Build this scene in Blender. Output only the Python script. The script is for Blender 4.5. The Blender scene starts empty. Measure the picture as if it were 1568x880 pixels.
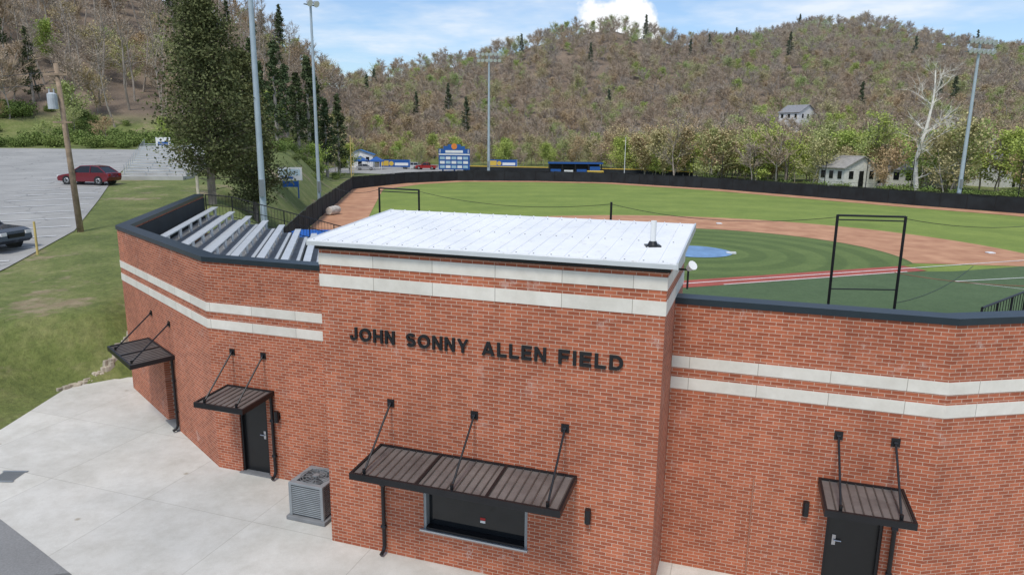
import bpy, math, random, numpy as np
from mathutils import Vector, Matrix
random.seed(7)
scene=bpy.context.scene
COL=scene.collection
def V(*a): return Vector(a)

# ------------------------------------------------------------------ materials
def nmat(name):
    m=bpy.data.materials.new(name); m.use_nodes=True
    nt=m.node_tree; b=nt.nodes['Principled BSDF']
    return m,nt,b
def N(nt,t,**k):
    n=nt.nodes.new(t)
    for a,b in k.items(): setattr(n,a,b)
    return n
def L(nt,a,b): nt.links.new(a,b)
def rgba(c): return (c[0],c[1],c[2],1)
def ramp(nt,fac,stops):
    r=N(nt,'ShaderNodeValToRGB'); e=r.color_ramp.elements
    while len(e)>1: e.remove(e[-1])
    e[0].position=stops[0][0]; e[0].color=rgba(stops[0][1])
    for p,c in stops[1:]:
        x=e.new(p); x.color=rgba(c)
    L(nt,fac,r.inputs[0]); return r.outputs[0]
def noise(nt,vec,scale,detail=3,rough=.6):
    n=N(nt,'ShaderNodeTexNoise'); n.inputs['Scale'].default_value=scale
    n.inputs['Detail'].default_value=min(detail,5); n.inputs['Roughness'].default_value=rough
    if vec is not None: L(nt,vec,n.inputs['Vector'])
    return n.outputs['Fac']
def mixc(nt,fac,a,b,mode='MIX'):
    m=N(nt,'ShaderNodeMix',data_type='RGBA',blend_type=mode)
    if isinstance(fac,(int,float)): m.inputs[0].default_value=fac
    else: L(nt,fac,m.inputs[0])
    for s,i in ((a,6),(b,7)):
        if isinstance(s,(tuple,list)): m.inputs[i].default_value=rgba(s)
        else: L(nt,s,m.inputs[i])
    return m.outputs[2]
def pos(nt):
    return N(nt,'ShaderNodeNewGeometry').outputs['Position']
def bump(nt,b,h,strength=.3,dist=.02):
    n=N(nt,'ShaderNodeBump'); n.inputs['Strength'].default_value=strength; n.inputs['Distance'].default_value=dist
    L(nt,h,n.inputs['Height']); L(nt,n.outputs[0],b.inputs['Normal'])
def mat(name,c,rough=.7,metal=0,var=.15,scale=3,c2=None,bs=0,objc=True):
    m,nt,b=nmat(name)
    b.inputs['Roughness'].default_value=rough; b.inputs['Metallic'].default_value=metal
    if objc: vec=N(nt,'ShaderNodeTexCoord').outputs['Object']
    else: vec=pos(nt)
    f=noise(nt,vec,scale,2)
    lo=tuple(x*(1-var) for x in c); hi=c2 or tuple(min(1,x*(1+var)) for x in c)
    L(nt,ramp(nt,f,[(.3,lo),(.7,hi)]),b.inputs['Base Color'])
    if bs: bump(nt,b,noise(nt,vec,scale*8),bs)
    return m
def math_(nt,op,a,b=None,c=None):
    n=N(nt,'ShaderNodeMath',operation=op)
    for i,s in enumerate((a,b,c)):
        if s is None: continue
        if isinstance(s,(int,float)): n.inputs[i].default_value=s
        else: L(nt,s,n.inputs[i])
    return n.outputs[0]

def brick_mat():
    m,nt,b=nmat('red_brick')
    uv=N(nt,'ShaderNodeTexCoord').outputs['UV']
    t=N(nt,'ShaderNodeTexBrick'); t.offset=.5
    t.inputs['Scale'].default_value=1; t.inputs['Brick Width'].default_value=.2032; t.inputs['Row Height'].default_value=.0677
    t.inputs['Mortar Size'].default_value=.0060; t.inputs['Mortar Smooth'].default_value=.3; t.inputs['Bias'].default_value=-.1
    t.inputs['Color1'].default_value=rgba((.31,.082,.037)); t.inputs['Color2'].default_value=rgba((.47,.143,.068))
    t.inputs['Mortar'].default_value=rgba((.54,.40,.31))
    L(nt,uv,t.inputs['Vector'])
    big=noise(nt,uv,.55,4,.65)
    c=mixc(nt,1.0,t.outputs['Color'],ramp(nt,big,[(.3,(.82,.78,.76)),(.5,(1,.98,.96)),(.7,(1.13,1.10,1.08))]),'MULTIPLY')
    sx=N(nt,'ShaderNodeSeparateXYZ'); L(nt,uv,sx.inputs[0])
    mpg=N(nt,'ShaderNodeMapping'); mpg.inputs['Scale'].default_value=(3.2,.22,1); L(nt,uv,mpg.inputs[0])
    c=mixc(nt,1.0,c,ramp(nt,noise(nt,mpg.outputs[0],1.0,3,.6),[(.3,(.91,.90,.89)),(.6,(1.04,1.03,1.03))]),'MULTIPLY')
    ef=noise(nt,uv,1.7,5,.8)
    ef2=noise(nt,uv,.5,1,.5)
    zb=ramp(nt,math_(nt,'MULTIPLY',sx.outputs[1],1/7),[(.0,(1,1,1)),(.06,(.6,.6,.6)),(.14,(.2,.2,.2)),(.36,(.15,.15,.15)),(.50,(.25,.25,.25)),(.66,(.4,.4,.4)),(.75,(.8,.8,.8)),(.80,(.45,.45,.45))])
    e=math_(nt,'MULTIPLY',ramp(nt,ef,[(.57,(0,0,0)),(.67,(1,1,1))]),ramp(nt,ef2,[(.40,(0,0,0)),(.56,(.8,.8,.8))]))
    e=math_(nt,'MULTIPLY',e,zb)
    c=mixc(nt,e,c,(.64,.52,.46))
    L(nt,c,b.inputs['Base Color']); b.inputs['Roughness'].default_value=.88
    bump(nt,b,math_(nt,'SUBTRACT',1,t.outputs['Fac']),.4,.006)
    return m
def band_mat():
    m,nt,b=nmat('limestone_band')
    uv=N(nt,'ShaderNodeTexCoord').outputs['UV']
    sx=N(nt,'ShaderNodeSeparateXYZ'); L(nt,uv,sx.inputs[0])
    fr=math_(nt,'FRACT',math_(nt,'MULTIPLY',sx.outputs[0],1/1.19))
    j=math_(nt,'LESS_THAN',fr,.008)
    base=ramp(nt,noise(nt,uv,2.5,4,.7),[(.3,(.64,.60,.53)),(.7,(.76,.72,.65))])
    fl=math_(nt,'FLOOR',math_(nt,'MULTIPLY',sx.outputs[0],1/1.19))
    wn=N(nt,'ShaderNodeTexWhiteNoise',noise_dimensions='1D'); L(nt,fl,wn.inputs['W'])
    base=mixc(nt,1.0,base,ramp(nt,wn.outputs[0],[(0,(.93,.93,.91)),(1,(1.03,1.02,1))]),'MULTIPLY')
    L(nt,mixc(nt,j,base,(.30,.26,.21)),b.inputs['Base Color']); b.inputs['Roughness'].default_value=.8
    return m
BRICK=brick_mat(); BAND=band_mat()
COPING=mat('dark_metal_coping',(.022,.034,.044),.4,.3,.1)
BLACK=mat('black_painted_metal',(.012,.012,.014),.4,.2,.2)
BLACKLET=mat('black_letter',(.006,.006,.007),.6,0,.1)
GLASS=mat('dark_glass',(.010,.012,.014),.08,0,.1)
DOOR=mat('black_door_paint',(.010,.011,.012),.35,0,.15)
WHITE=mat('white_paint',(.75,.75,.74),.5,0,.04)
GALV=mat('galvanised_steel',(.50,.53,.55),.4,.6,.08,2)
POLE=mat('galvanised_pole',(.40,.47,.52),.5,.2,.1,1)
LENS=mat('lamp_lens',(.78,.80,.82),.3,0,.05)
ALU=mat('aluminium_bench',(.66,.68,.69),.4,.3,.06,2)
CONC_D=mat('stand_concrete',(.20,.205,.21),.85,0,.15,2)
WOOD=mat('weathered_wood_pole',(.30,.22,.15),.9,0,.3,4)
RUBBER=mat('tyre_rubber',(.018,.018,.018),.8)
CHROME=mat('wheel_alloy',(.5,.5,.52),.3,.8)
SCREEN=mat('black_windscreen',(.012,.016,.019),.85,0,.45,.6,objc=False)
SIGNBLUE=mat('blue_paint',(.015,.09,.32),.45,0,.1)
YEL=mat('yellow_paint',(.62,.42,.06),.5,0,.08)
ORANGE=mat('orange_paint',(.7,.22,.04),.5)
REDL=mat('red_lens',(.4,.01,.01),.3)
STONE=mat('edging_stone',(.42,.37,.29),.9,0,.3,3)
GREY=mat('grey_paint',(.25,.27,.28),.5,.2,.08)
HVAC=mat('hvac_grey',(.27,.29,.30),.5,.2,.1)

def roof_mat():
    m,nt,b=nmat('white_metal_roof')
    p=N(nt,'ShaderNodeTexCoord').outputs['Object']
    f=noise(nt,p,.9,5,.7)
    c=ramp(nt,f,[(.3,(.74,.75,.76)),(.55,(.83,.83,.83)),(.8,(.88,.88,.87))])
    st=ramp(nt,noise(nt,p,5,5,.85),[(.56,(1,1,1)),(.72,(.70,.66,.60))])
    L(nt,mixc(nt,1,c,st,'MULTIPLY'),b.inputs['Base Color']); b.inputs['Roughness'].default_value=.5
    return m
ROOF=roof_mat()
def awn_mat():
    m,nt,b=nmat('awning_deck')
    p=N(nt,'ShaderNodeTexCoord').outputs['Object']
    f=noise(nt,p,1.6,4,.7)
    L(nt,ramp(nt,f,[(.3,(.125,.112,.105)),(.5,(.175,.158,.148)),(.75,(.23,.21,.195))]),b.inputs['Base Color'])
    b.inputs['Roughness'].default_value=.45; b.inputs['Metallic'].default_value=.3
    return m
AWN=awn_mat()

def concrete_mat():
    m,nt,b=nmat('plaza_concrete')
    p=pos(nt)
    mp=N(nt,'ShaderNodeMapping'); mp.inputs['Rotation'].default_value=(0,0,math.radians(18.6)); mp.inputs['Location'].default_value=(.9,.4,0); L(nt,p,mp.inputs[0])
    t=N(nt,'ShaderNodeTexBrick'); t.offset=0
    t.inputs['Scale'].default_value=1; t.inputs['Brick Width'].default_value=2.9; t.inputs['Row Height'].default_value=2.9
    t.inputs['Mortar Size'].default_value=.010; t.inputs['Mortar Smooth'].default_value=.2
    t.inputs['Color1'].default_value=rgba((.94,.94,.94)); t.inputs['Color2'].default_value=rgba((1.03,1.03,1.02)); t.inputs['Mortar'].default_value=rgba((.74,.73,.71))
    L(nt,mp.outputs[0],t.inputs['Vector'])
    a=ramp(nt,noise(nt,p,.35,4,.65),[(.3,(.53,.515,.465)),(.5,(.62,.605,.555)),(.7,(.69,.675,.625))])
    st=ramp(nt,noise(nt,p,1.6,5,.8),[(.35,(.88,.87,.85)),(.6,(1.02,1.02,1.02))])
    c=mixc(nt,1,mixc(nt,1,a,t.outputs['Color'],'MULTIPLY'),st,'MULTIPLY')
    fine=ramp(nt,noise(nt,p,60,1,.6),[(.3,(.94,.94,.94)),(.7,(1.05,1.05,1.05))])
    c=mixc(nt,1,c,fine,'MULTIPLY')
    sp=N(nt,'ShaderNodeTexVoronoi'); sp.inputs['Scale'].default_value=.9; L(nt,p,sp.inputs['Vector'])
    k=ramp(nt,sp.outputs['Distance'],[(.03,(.68,.63,.56)),(.07,(1,1,1))])
    c=mixc(nt,1,c,k,'MULTIPLY')
    wv=ramp(nt,noise(nt,p,.18,2,.5),[(.50,(1,1,1)),(.62,(.90,.915,.93))])
    c=mixc(nt,1,c,wv,'MULTIPLY')
    L(nt,c,b.inputs['Base Color']); b.inputs['Roughness'].default_value=.9
    return m
CONC=concrete_mat()
def asphalt_mat(name,base,light):
    m,nt,b=nmat(name); p=pos(nt)
    a=ramp(nt,noise(nt,p,.25,5,.7),[(.3,base),(.7,light)])
    cr=N(nt,'ShaderNodeTexVoronoi',feature='DISTANCE_TO_EDGE'); cr.inputs['Scale'].default_value=.22
    wv=N(nt,'ShaderNodeVectorMath',operation='ADD')
    nn=N(nt,'ShaderNodeTexNoise'); nn.inputs['Scale'].default_value=.8; L(nt,p,nn.inputs['Vector'])
    L(nt,p,wv.inputs[0]); L(nt,nn.outputs['Color'],wv.inputs[1]); L(nt,wv.outputs[0],cr.inputs['Vector'])
    k=math_(nt,'LESS_THAN',cr.outputs['Distance'],.008)
    c=mixc(nt,math_(nt,'MULTIPLY',k,.6),a,tuple(x*.45 for x in base))
    c=mixc(nt,1,c,ramp(nt,noise(nt,p,25,2,.7),[(.3,(.85,.85,.85)),(.7,(1.15,1.15,1.15))]),'MULTIPLY')
    L(nt,c,b.inputs['Base Color']); b.inputs['Roughness'].default_value=.9
    return m
ASPH=asphalt_mat('aged_asphalt',(.27,.265,.25),(.39,.38,.355))
ASPH2=asphalt_mat('asphalt_drive',(.19,.19,.185),(.27,.27,.265))

def ground_mat():
    m,nt,b=nmat('ground_grass_and_leaf_litter'); p=pos(nt)
    g=ramp(nt,noise(nt,p,.35,5,.72),[(.3,(.095,.125,.035)),(.5,(.150,.185,.052)),(.72,(.25,.25,.105))])
    fine=noise(nt,p,5,5,.8)
    g=mixc(nt,1,g,ramp(nt,fine,[(.3,(.60,.62,.54)),(.7,(1.32,1.28,1.2))]),'MULTIPLY')
    dirt=ramp(nt,noise(nt,p,1.4,4,.7),[(.4,(.28,.21,.13)),(.7,(.38,.30,.20))])
    df=ramp(nt,noise(nt,p,.16,5,.78),[(.56,(0,0,0)),(.64,(.85,.85,.85))])
    g=mixc(nt,df,g,dirt)
    lit=ramp(nt,noise(nt,p,.12,5,.7),[(.3,(.15,.115,.085)),(.55,(.22,.165,.120)),(.75,(.28,.215,.155))])
    at=N(nt,'ShaderNodeAttribute',attribute_name='forest_floor')
    L(nt,mixc(nt,at.outputs['Fac'],g,lit),b.inputs['Base Color']); b.inputs['Roughness'].default_value=.95
    bump(nt,b,fine,.7,.12)
    return m
GROUND=ground_mat()
MX,MY=13.5,51.6   # pitcher's mound
def turf_mat(name,lo,hi,mode):
    m,nt,b=nmat(name); p=pos(nt)
    a=ramp(nt,noise(nt,p,.12,4,.7),[(.3,lo),(.7,hi)])
    sx=N(nt,'ShaderNodeSeparateXYZ'); L(nt,p,sx.inputs[0])
    r=math_(nt,'SQRT',math_(nt,'ADD',math_(nt,'POWER',math_(nt,'SUBTRACT',sx.outputs[0],MX),2),math_(nt,'POWER',math_(nt,'SUBTRACT',sx.outputs[1],MY),2)))
    if mode:
        s=math_(nt,'SINE',math_(nt,'MULTIPLY',r,2*math.pi/(2.6 if mode=='ring' else 7.5)))
        k=.13 if mode=='ring' else .05
        sf=ramp(nt,math_(nt,'MULTIPLY_ADD',s,.5,.5),[(.35,(1-k*1.1,1-k,1-k*1.2)),(.65,(1+k,1+k*.7,1+k))])
        a=mixc(nt,1,a,sf,'MULTIPLY')
    a=mixc(nt,1,a,ramp(nt,noise(nt,p,.6,5,.8),[(.3,(.86,.89,.84)),(.7,(1.16,1.12,1.14))]),'MULTIPLY')
    a=mixc(nt,1,a,ramp(nt,noise(nt,p,7,3,.8),[(.3,(.8,.8,.75)),(.7,(1.18,1.15,1.12))]),'MULTIPLY')
    L(nt,a,b.inputs['Base Color']); b.inputs['Roughness'].default_value=.95
    return m
TURF=turf_mat('outfield_grass',(.150,.215,.034),(.220,.285,.054),'stripe')
INF=turf_mat('infield_grass',(.085,.135,.032),(.115,.170,.044),'ring')
FOUL=turf_mat('foul_turf',(.062,.106,.042),(.080,.130,.054),None)
DIRT=mat('infield_clay',(.46,.215,.115),.95,0,.16,.5,(.56,.30,.17),objc=False)
REDCLAY=mat('red_clay',(.36,.085,.06),.95,0,.15,.8,objc=False)
CHALK=mat('chalk_line',(.78,.77,.74),.9)

# ------------------------------------------------------------------ mesh builder
class MB:
    def __init__(s): s.v=[];s.f=[];s.m=[];s.uv=[]
    def face(s,pts,m=0,uv=None):
        i=len(s.v); s.v+= [tuple(p) for p in pts]; s.f.append(tuple(range(i,i+len(pts)))); s.m.append(m); s.uv.append(uv)
    def hexa(s,c,m=0,uvf=None):
        i=len(s.v); s.v+=[tuple(p) for p in c]
        for q in ((0,3,2,1),(4,5,6,7),(0,1,5,4),(1,2,6,5),(2,3,7,6),(3,0,4,7)):
            s.f.append(tuple(i+k for k in q)); s.m.append(m); s.uv.append([uvf[k] for k in q] if uvf else None)
    def box(s,x0,x1,y0,y1,z0,z1,m=0):
        s.hexa([(x0,y0,z0),(x1,y0,z0),(x1,y1,z0),(x0,y1,z0),(x0,y0,z1),(x1,y0,z1),(x1,y1,z1),(x0,y1,z1)],m)
    def cyl(s,p0,p1,r0,r1=None,n=8,m=0,cap=True):
        r1=r0 if r1 is None else r1
        p0=Vector(p0);p1=Vector(p1);d=(p1-p0)
        if d.length<1e-6:return
        d.normalize(); a=d.orthogonal().normalized(); b=d.cross(a)
        i=len(s.v)
        for p,r in ((p0,r0),(p1,r1)):
            for k in range(n):
                t=2*math.pi*k/n; s.v.append(tuple(p+a*(r*math.cos(t))+b*(r*math.sin(t))))
        for k in range(n):
            s.f.append((i+k,i+(k+1)%n,i+n+(k+1)%n,i+n+k)); s.m.append(m); s.uv.append(None)
        if cap:
            s.f.append(tuple(i+k for k in reversed(range(n)))); s.m.append(m); s.uv.append(None)
            s.f.append(tuple(i+n+k for k in range(n))); s.m.append(m); s.uv.append(None)
    def tube(s,pts,r,n=6,m=0):
        for a,b in zip(pts[:-1],pts[1:]): s.cyl(a,b,r,r,n,m)
    def obj(s,name,mats,parent=None,smooth=False,bevel=0,loc=None,rotz=0,link=True):
        me=bpy.data.meshes.new(name); me.from_pydata(s.v,[],s.f)
        if not isinstance(mats,(list,tuple)): mats=[mats]
        for x in mats: me.materials.append(x)
        me.polygons.foreach_set('material_index',s.m)
        if any(u is not None for u in s.uv):
            ul=me.uv_layers.new(name='UVMap')
            for p,u in zip(me.polygons,s.uv):
                for j,li in enumerate(p.loop_indices):
                    ul.data[li].uv = u[j] if u else (0,0)
        if smooth: me.polygons.foreach_set('use_smooth',[True]*len(me.polygons))
        me.update()
        o=bpy.data.objects.new(name,me)
        if link: COL.objects.link(o)
        if parent: o.parent=parent
        if loc: o.location=loc
        o.rotation_euler[2]=rotz
        if bevel:
            b=o.modifiers.new('bevel','BEVEL'); b.width=bevel; b.segments=2; b.limit_method='ANGLE'
        return o
def empty(name,loc=(0,0,0),rotz=0):
    e=bpy.data.objects.new(name,None); COL.objects.link(e); e.location=loc; e.rotation_euler[2]=rotz; e.empty_display_size=.5
    return e
class Frame:
    def __init__(s,P,Q):
        s.P=Vector((P[0],P[1],0)); d=Vector((Q[0]-P[0],Q[1]-P[1],0)); s.L=d.length; s.d=d.normalized(); s.n=Vector((s.d.y,-s.d.x,0))
    def p(s,a,z,o=0): return s.P+s.d*a+s.n*o+Vector((0,0,z))
    def box(s,mb,a0,a1,z0,z1,o0,o1,m=0,uv=False,u0=0):
        c=[];u=[]
        for z in (z0,z1):
            for a,o in ((a0,o1),(a1,o1),(a1,o0),(a0,o0)):
                c.append(s.p(a,z,o)); u.append((a+u0,z))
        mb.hexa(c,m,u if uv else None)

# ------------------------------------------------------------------ camera
f_px=1073.8; th=math.radians(11.971); ro=math.radians(.633)
F=V(0,math.cos(th),-math.sin(th)); U=V(0,math.sin(th),math.cos(th)); R=V(1,0,0)
R2=R*math.cos(ro)+U*math.sin(ro); U2=-R*math.sin(ro)+U*math.cos(ro)
cam=bpy.data.cameras.new('camera'); co=bpy.data.objects.new('camera',cam); COL.objects.link(co)
mw=Matrix((R2,U2,-F)).transposed().to_4x4(); mw.translation=V(0,0,8.1); co.matrix_world=mw
cam.lens=36*f_px/1568; cam.sensor_width=36; cam.clip_end=6000; cam.clip_start=.1
scene.camera=co

# ------------------------------------------------------------------ light
SUN_EL,SUN_AZ=math.radians(58),math.radians(-160)
w=bpy.data.worlds.new('World'); scene.world=w; w.use_nodes=True; nt=w.node_tree
bg=nt.nodes['Background']
sky=N(nt,'ShaderNodeTexSky',sky_type='NISHITA'); sky.sun_disc=False; sky.sun_elevation=SUN_EL; sky.sun_rotation=SUN_AZ; sky.air_density=1.0; sky.dust_density=.8
tc=N(nt,'ShaderNodeTexCoord'); sep=N(nt,'ShaderNodeSeparateXYZ'); L(nt,tc.outputs['Generated'],sep.inputs[0])
zz=math_(nt,'ADD',math_(nt,'MAXIMUM',sep.outputs[2],0),.10)
cx=math_(nt,'DIVIDE',sep.outputs[0],zz); cy=math_(nt,'DIVIDE',sep.outputs[1],zz)
cmb=N(nt,'ShaderNodeCombineXYZ'); L(nt,cx,cmb.inputs[0]); L(nt,cy,cmb.inputs[1])
cn=noise(nt,cmb.outputs[0],.9,5,.62)
cf=ramp(nt,cn,[(.41,(.05,.05,.05)),(.53,(.38,.38,.38)),(.66,(.9,.9,.9))])
skc=mixc(nt,1,sky.outputs[0],(.88,.99,1.13),'MULTIPLY')
cl=mixc(nt,cf,skc,(6.2,6.7,7.3))
yy_=math_(nt,'MAXIMUM',sep.outputs[1],.05)
a_=math_(nt,'DIVIDE',sep.outputs[0],yy_); e_=math_(nt,'DIVIDE',sep.outputs[2],yy_)
nn_=noise(nt,tc.outputs['Generated'],24,4,.62)
def cumulus(ca,ce,ra,re):
    qx=math_(nt,'POWER',math_(nt,'DIVIDE',math_(nt,'SUBTRACT',a_,ca),ra),2); qy=math_(nt,'POWER',math_(nt,'DIVIDE',math_(nt,'SUBTRACT',e_,ce),re),2)
    q=math_(nt,'SUBTRACT',1.0,math_(nt,'SQRT',math_(nt,'ADD',qx,qy)))
    return math_(nt,'ADD',q,math_(nt,'MULTIPLY',math_(nt,'SUBTRACT',nn_,.5),1.6))
q=cumulus(.15,.152,.062,.038)
cl=mixc(nt,ramp(nt,q,[(.0,(0,0,0)),(.25,(1,1,1))]),cl,(7.2,7.35,7.5))
L(nt,cl,bg.inputs[0]); bg.inputs[1].default_value=.14
sd=bpy.data.lights.new('sun','SUN'); sd.energy=2.4; sd.angle=math.radians(12); sd.color=(1,.955,.88)
so=bpy.data.objects.new('sun',sd); COL.objects.link(so)
dirv=V(math.sin(SUN_AZ)*math.cos(SUN_EL),math.cos(SUN_AZ)*math.cos(SUN_EL),math.sin(SUN_EL))
so.rotation_euler=dirv.to_track_quat('Z','Y').to_euler(); so.location=dirv*100
scene.view_settings.view_transform='Standard'; scene.view_settings.look='None'; scene.view_settings.exposure=0

# ------------------------------------------------------------------ terrain
def I(x,xs,ys): return float(np.interp(x,xs,ys))
def sst(t): t=min(1,max(0,t)); return t*t*(3-2*t)
RB=([-60,10,18.4,21.9,23.4,30,45,52,80,111,150,200,300],[-14.0,-14.2,-14.3,-14.5,-11.6,-11.0,-12.5,-17,-21.8,-27.5,-38,-62,-110])
RT=([-60,10,20,22,23.6,34,45,52,80,111,150,200,300],[-20,-19,-19.2,-18.2,-14.6,-16.5,-18,-22.5,-28,-36,-50,-78,-130])
ZP=([-60,0,29,38,58,110,140,200],[.3,.9,2.35,2.95,4.05,6.2,7.2,8])
AC=[-1.2,-.75,-.6,-.5,-.40,-.30,-.239,-.19,-.078,0,.063,.13,.187,.222,.3,.405,.5,.6,.689,.9,1.3]
CR=[.34,.30,.26,.22,.178,.128,.096,.107,.131,.144,.158,.160,.146,.143,.155,.170,.163,.144,.128,.12,.11]
DR=[200,215,225,235,245,270,320,400,440,450,450,450,460,480,560,590,590,570,560,520,500]
DF=[95,112,118,122,132,160,200,225,235,235,235,230,225,215,200,190,185,180,175,160,150]
def hill_t(x,y):
    if y<60: return -1,0
    a=x/y
    ft=I(a,AC,DF); rd=I(a,AC,DR)
    return (y-ft)/(rd-ft), 8.1+I(a,AC,CR)*rd-11
def hgt(x,y):
    rb=I(y,*RB); rt=I(y,*RT)
    s=sst((rb-x)/(rb-rt)); pl=s*I(y,*ZP)
    t,cz=hill_t(x,y)
    if t>0:
        wob=math.sin(x*.021+y*.013)*3+math.sin(x*.05-y*.031)*1.6+math.sin(x*.11+1.3)*math.sin(y*.09)*1.0
        tt=min(t,1)
        k=tt*.75+.25*sst(tt)
        z=pl+(cz-pl)*k+wob*sst(t*2)*min(1,max(.0,(2-t)))
        if t>1: z-= (t-1)*60
        return max(z,-5)
    return pl
def axis(lo,a,b,hi,step,g=1.12):
    r=list(np.arange(a,b+.001,step)); s=step; x=b
    while x<hi: s*=g; x+=s; r.append(x)
    s=step; x=a; l=[]
    while x>lo: s*=g; x-=s; l.append(x)
    return np.array(l[::-1]+r)
xs=axis(-2600,-50,-9,2600,.75,1.03); ys=axis(-300,10,60,3200,.75,1.02)
verts=[];ff=[]
for y in ys:
    for x in xs:
        z=hgt(x,y)
        verts.append((x,y,z-.05))
        t,_=hill_t(x,y); lo=.07 if x/max(y,1)<-.35 else .0
        ff.append(sst((t-lo)/.08) if t>0 else 0)
nx=len(xs)
faces=[(j*nx+i,j*nx+i+1,(j+1)*nx+i+1,(j+1)*nx+i) for j in range(len(ys)-1) for i in range(nx-1)]
me=bpy.data.meshes.new('ground'); me.from_pydata(verts,[],faces); me.materials.append(GROUND)
at=me.attributes.new('forest_floor','FLOAT','POINT'); at.data.foreach_set('value',ff)
me.polygons.foreach_set('use_smooth',[True]*len(faces)); me.update()
COL.objects.link(bpy.data.objects.new('ground',me))

def sheet(name,pts,z,m):
    mb=MB(); mb.face([(p[0],p[1],z) for p in pts]); return mb.obj(name,m)
sheet('concrete_plaza',[(-14.5,21.9),(-14.25,18.4),(-14.2,8),(-14.2,-6),(32,-6),(32,24),(9,24),(-2,17),(-6,18.5),(-11,23.2),(-13.4,23.2)],0.0,CONC)
arc=[(-14.2,-6),(-3.0,-6),(-4.2,4),(-6.0,8.6),(-7.3,10.6),(-8.2,11.75),(-9.4,12.6),(-10.9,13.65),(-14.2,15.4)]
sheet('asphalt_drive',arc,.006,ASPH2)
FENCE=[(-15.5,47),(-18.2,62),(-20.4,76.8),(-25.3,111.4),(-19.5,127),(-10.8,136.8),(4.4,138.5),(18.8,135.9),(35,120.7),(43.4,108),(53,93.1),(60.6,83.2),(70,66),(74,50)]
sheet('outfield_grass',FENCE+[(74,24),(-12.2,24)],.02,TURF)
def rng(r,n,a0=0,a1=360): return [(MX+r*math.cos(math.radians(a0+(a1-a0)*k/n)),MY+r*math.sin(math.radians(a0+(a1-a0)*k/n))) for k in range(n+1)]
ld=V(.940,.342,0).normalized(); l0=V(10,39.5,0)
ln=V(-ld.y,ld.x,0)
def lane(t,o): q=l0+ld*t+ln*o; return (q.x,q.y)
sheet('infield_grass',[lane(-6,1.0),lane(17.5,1.0)]+rng(15,40,-15,145)+[(-3,52),(4,40)],.028,INF)
pts_o=rng(25.2,60,-12,148); pts_i=rng(14.6,60,-16,146)
mb=MB()
for k in range(60): mb.face([(*pts_i[k],.036),(*pts_o[k],.036),(*pts_o[k+1],.036),(*pts_i[k+1],.036)])
mb.obj('infield_clay',DIRT)
sheet('foul_turf',[lane(-12,-.9),lane(16.5,-.9),lane(19,-1.6),lane(60,-1.6),(74,40),(74,20),(14,17),(-2,22),(-4,30)],.044,FOUL)
sheet('base_path',[lane(-8,-.9),lane(17.6,-.9),lane(17.6,.9),lane(-8,.9)],.052,REDCLAY)
mb=MB(); 
for a,b,o in ((-8,30,0.1),(2,16,-.8)):
    mb.face([(*lane(a,o-.06),.058),(*lane(b,o-.06),.058),(*lane(b,o+.06),.058),(*lane(a,o+.06),.058)])
mb.face([(26.5,41.1,.058),(34.9,43.4,.058),(34.9,43.5,.058),(26.5,41.2,.058)])
mb.face([(26.5,41.1,.058),(26.6,41.1,.058),(31,37.6,.058),(30.9,37.6,.058)])
mb.obj('foul_line',CHALK)
mb=MB()
for k in range(24):
    a,b=[math.radians(200+ (j)*6) for j in (k,k+1)]
    mb.face([(30+6*math.cos(a),46+6*math.sin(a),.06),(30+6.1*math.cos(a),46+6.1*math.sin(a),.06),(30+6.1*math.cos(b),46+6.1*math.sin(b),.06),(30+6*math.cos(b),46+6*math.sin(b),.06)])
mb.obj('painted_red_arc',REDCLAY)
mb=MB()
ins=[]
for i,p in enumerate(FENCE):
    a=Vector(FENCE[max(0,i-1)]);b=Vector(FENCE[min(len(FENCE)-1,i+1)]); d=(b-a).normalized(); n=Vector((d.y,-d.x)); wdt=4.8 if i<4 else 3.8
    ins.append((p[0]+n.x*wdt,p[1]+n.y*wdt))
for i in range(len(FENCE)-1): mb.face([(*FENCE[i],.05),(*ins[i],.05),(*ins[i+1],.05),(*FENCE[i+1],.05)])
mb.obj('warning_track',DIRT)
mb=MB(); prev=None
for r,z in ((2.75,.06),(2.2,.16),(1.2,.25),(.6,.27)):
    ring=[(MX+r*math.cos(2*math.pi*k/36),MY+r*math.sin(2*math.pi*k/36),z) for k in range(36)]
    if prev:
        for k in range(36): mb.face([prev[k],prev[(k+1)%36],ring[(k+1)%36],ring[k]])
    prev=ring
mb.face(prev)
e=empty('pitchers_mound'); mb.obj('mound_cover',mat('blue_mound_cover',(.16,.28,.46),.6,0,.2,1.0,objc=False),e)
mb=MB(); mb.box(15.6,16.3,50.5,50.75,.06,.2); mb.obj('pitching_plate',WHITE,e)
for bx,by in ((36.0,52.3),(20.5,69.5)):
    mb=MB(); mb.box(bx-.25,bx+.25,by-.25,by+.25,.04,.14); mb.obj('base_bag',WHITE,bevel=.03)

e=empty('outfield_fence'); mb=MB(); mp_=MB()
for a,b in zip(FENCE[:-1],FENCE[1:]):
    A=Vector((*a,0));B=Vector((*b,0)); n=max(1,int((B-A).length/3)); 
    for k in range(n):
        p=A.lerp(B,k/n);q=A.lerp(B,(k+1)/n); m_=p.lerp(q,.5)+V(random.uniform(-.12,.12),random.uniform(-.12,.12),0)
        s0=.06*random.random()
        for (u_,v_) in ((p,m_),(m_,q)):
            mb.face([u_+V(0,0,.03+.05*random.random()),v_+V(0,0,.03),v_+V(0,0,1.93-s0),u_+V(0,0,1.95-s0*.5)])
        mp_.cyl(p,p+V(0,0,2.0),.035,.035,6)
    mp_.cyl(A+V(0,0,1.97),B+V(0,0,1.97),.03,.03,6)
mb.obj('windscreen',SCREEN,e); mp_.obj('posts_and_rail',BLACK,e)
e=empty('ball_netting'); mb=MB()
tops=[]
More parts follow.
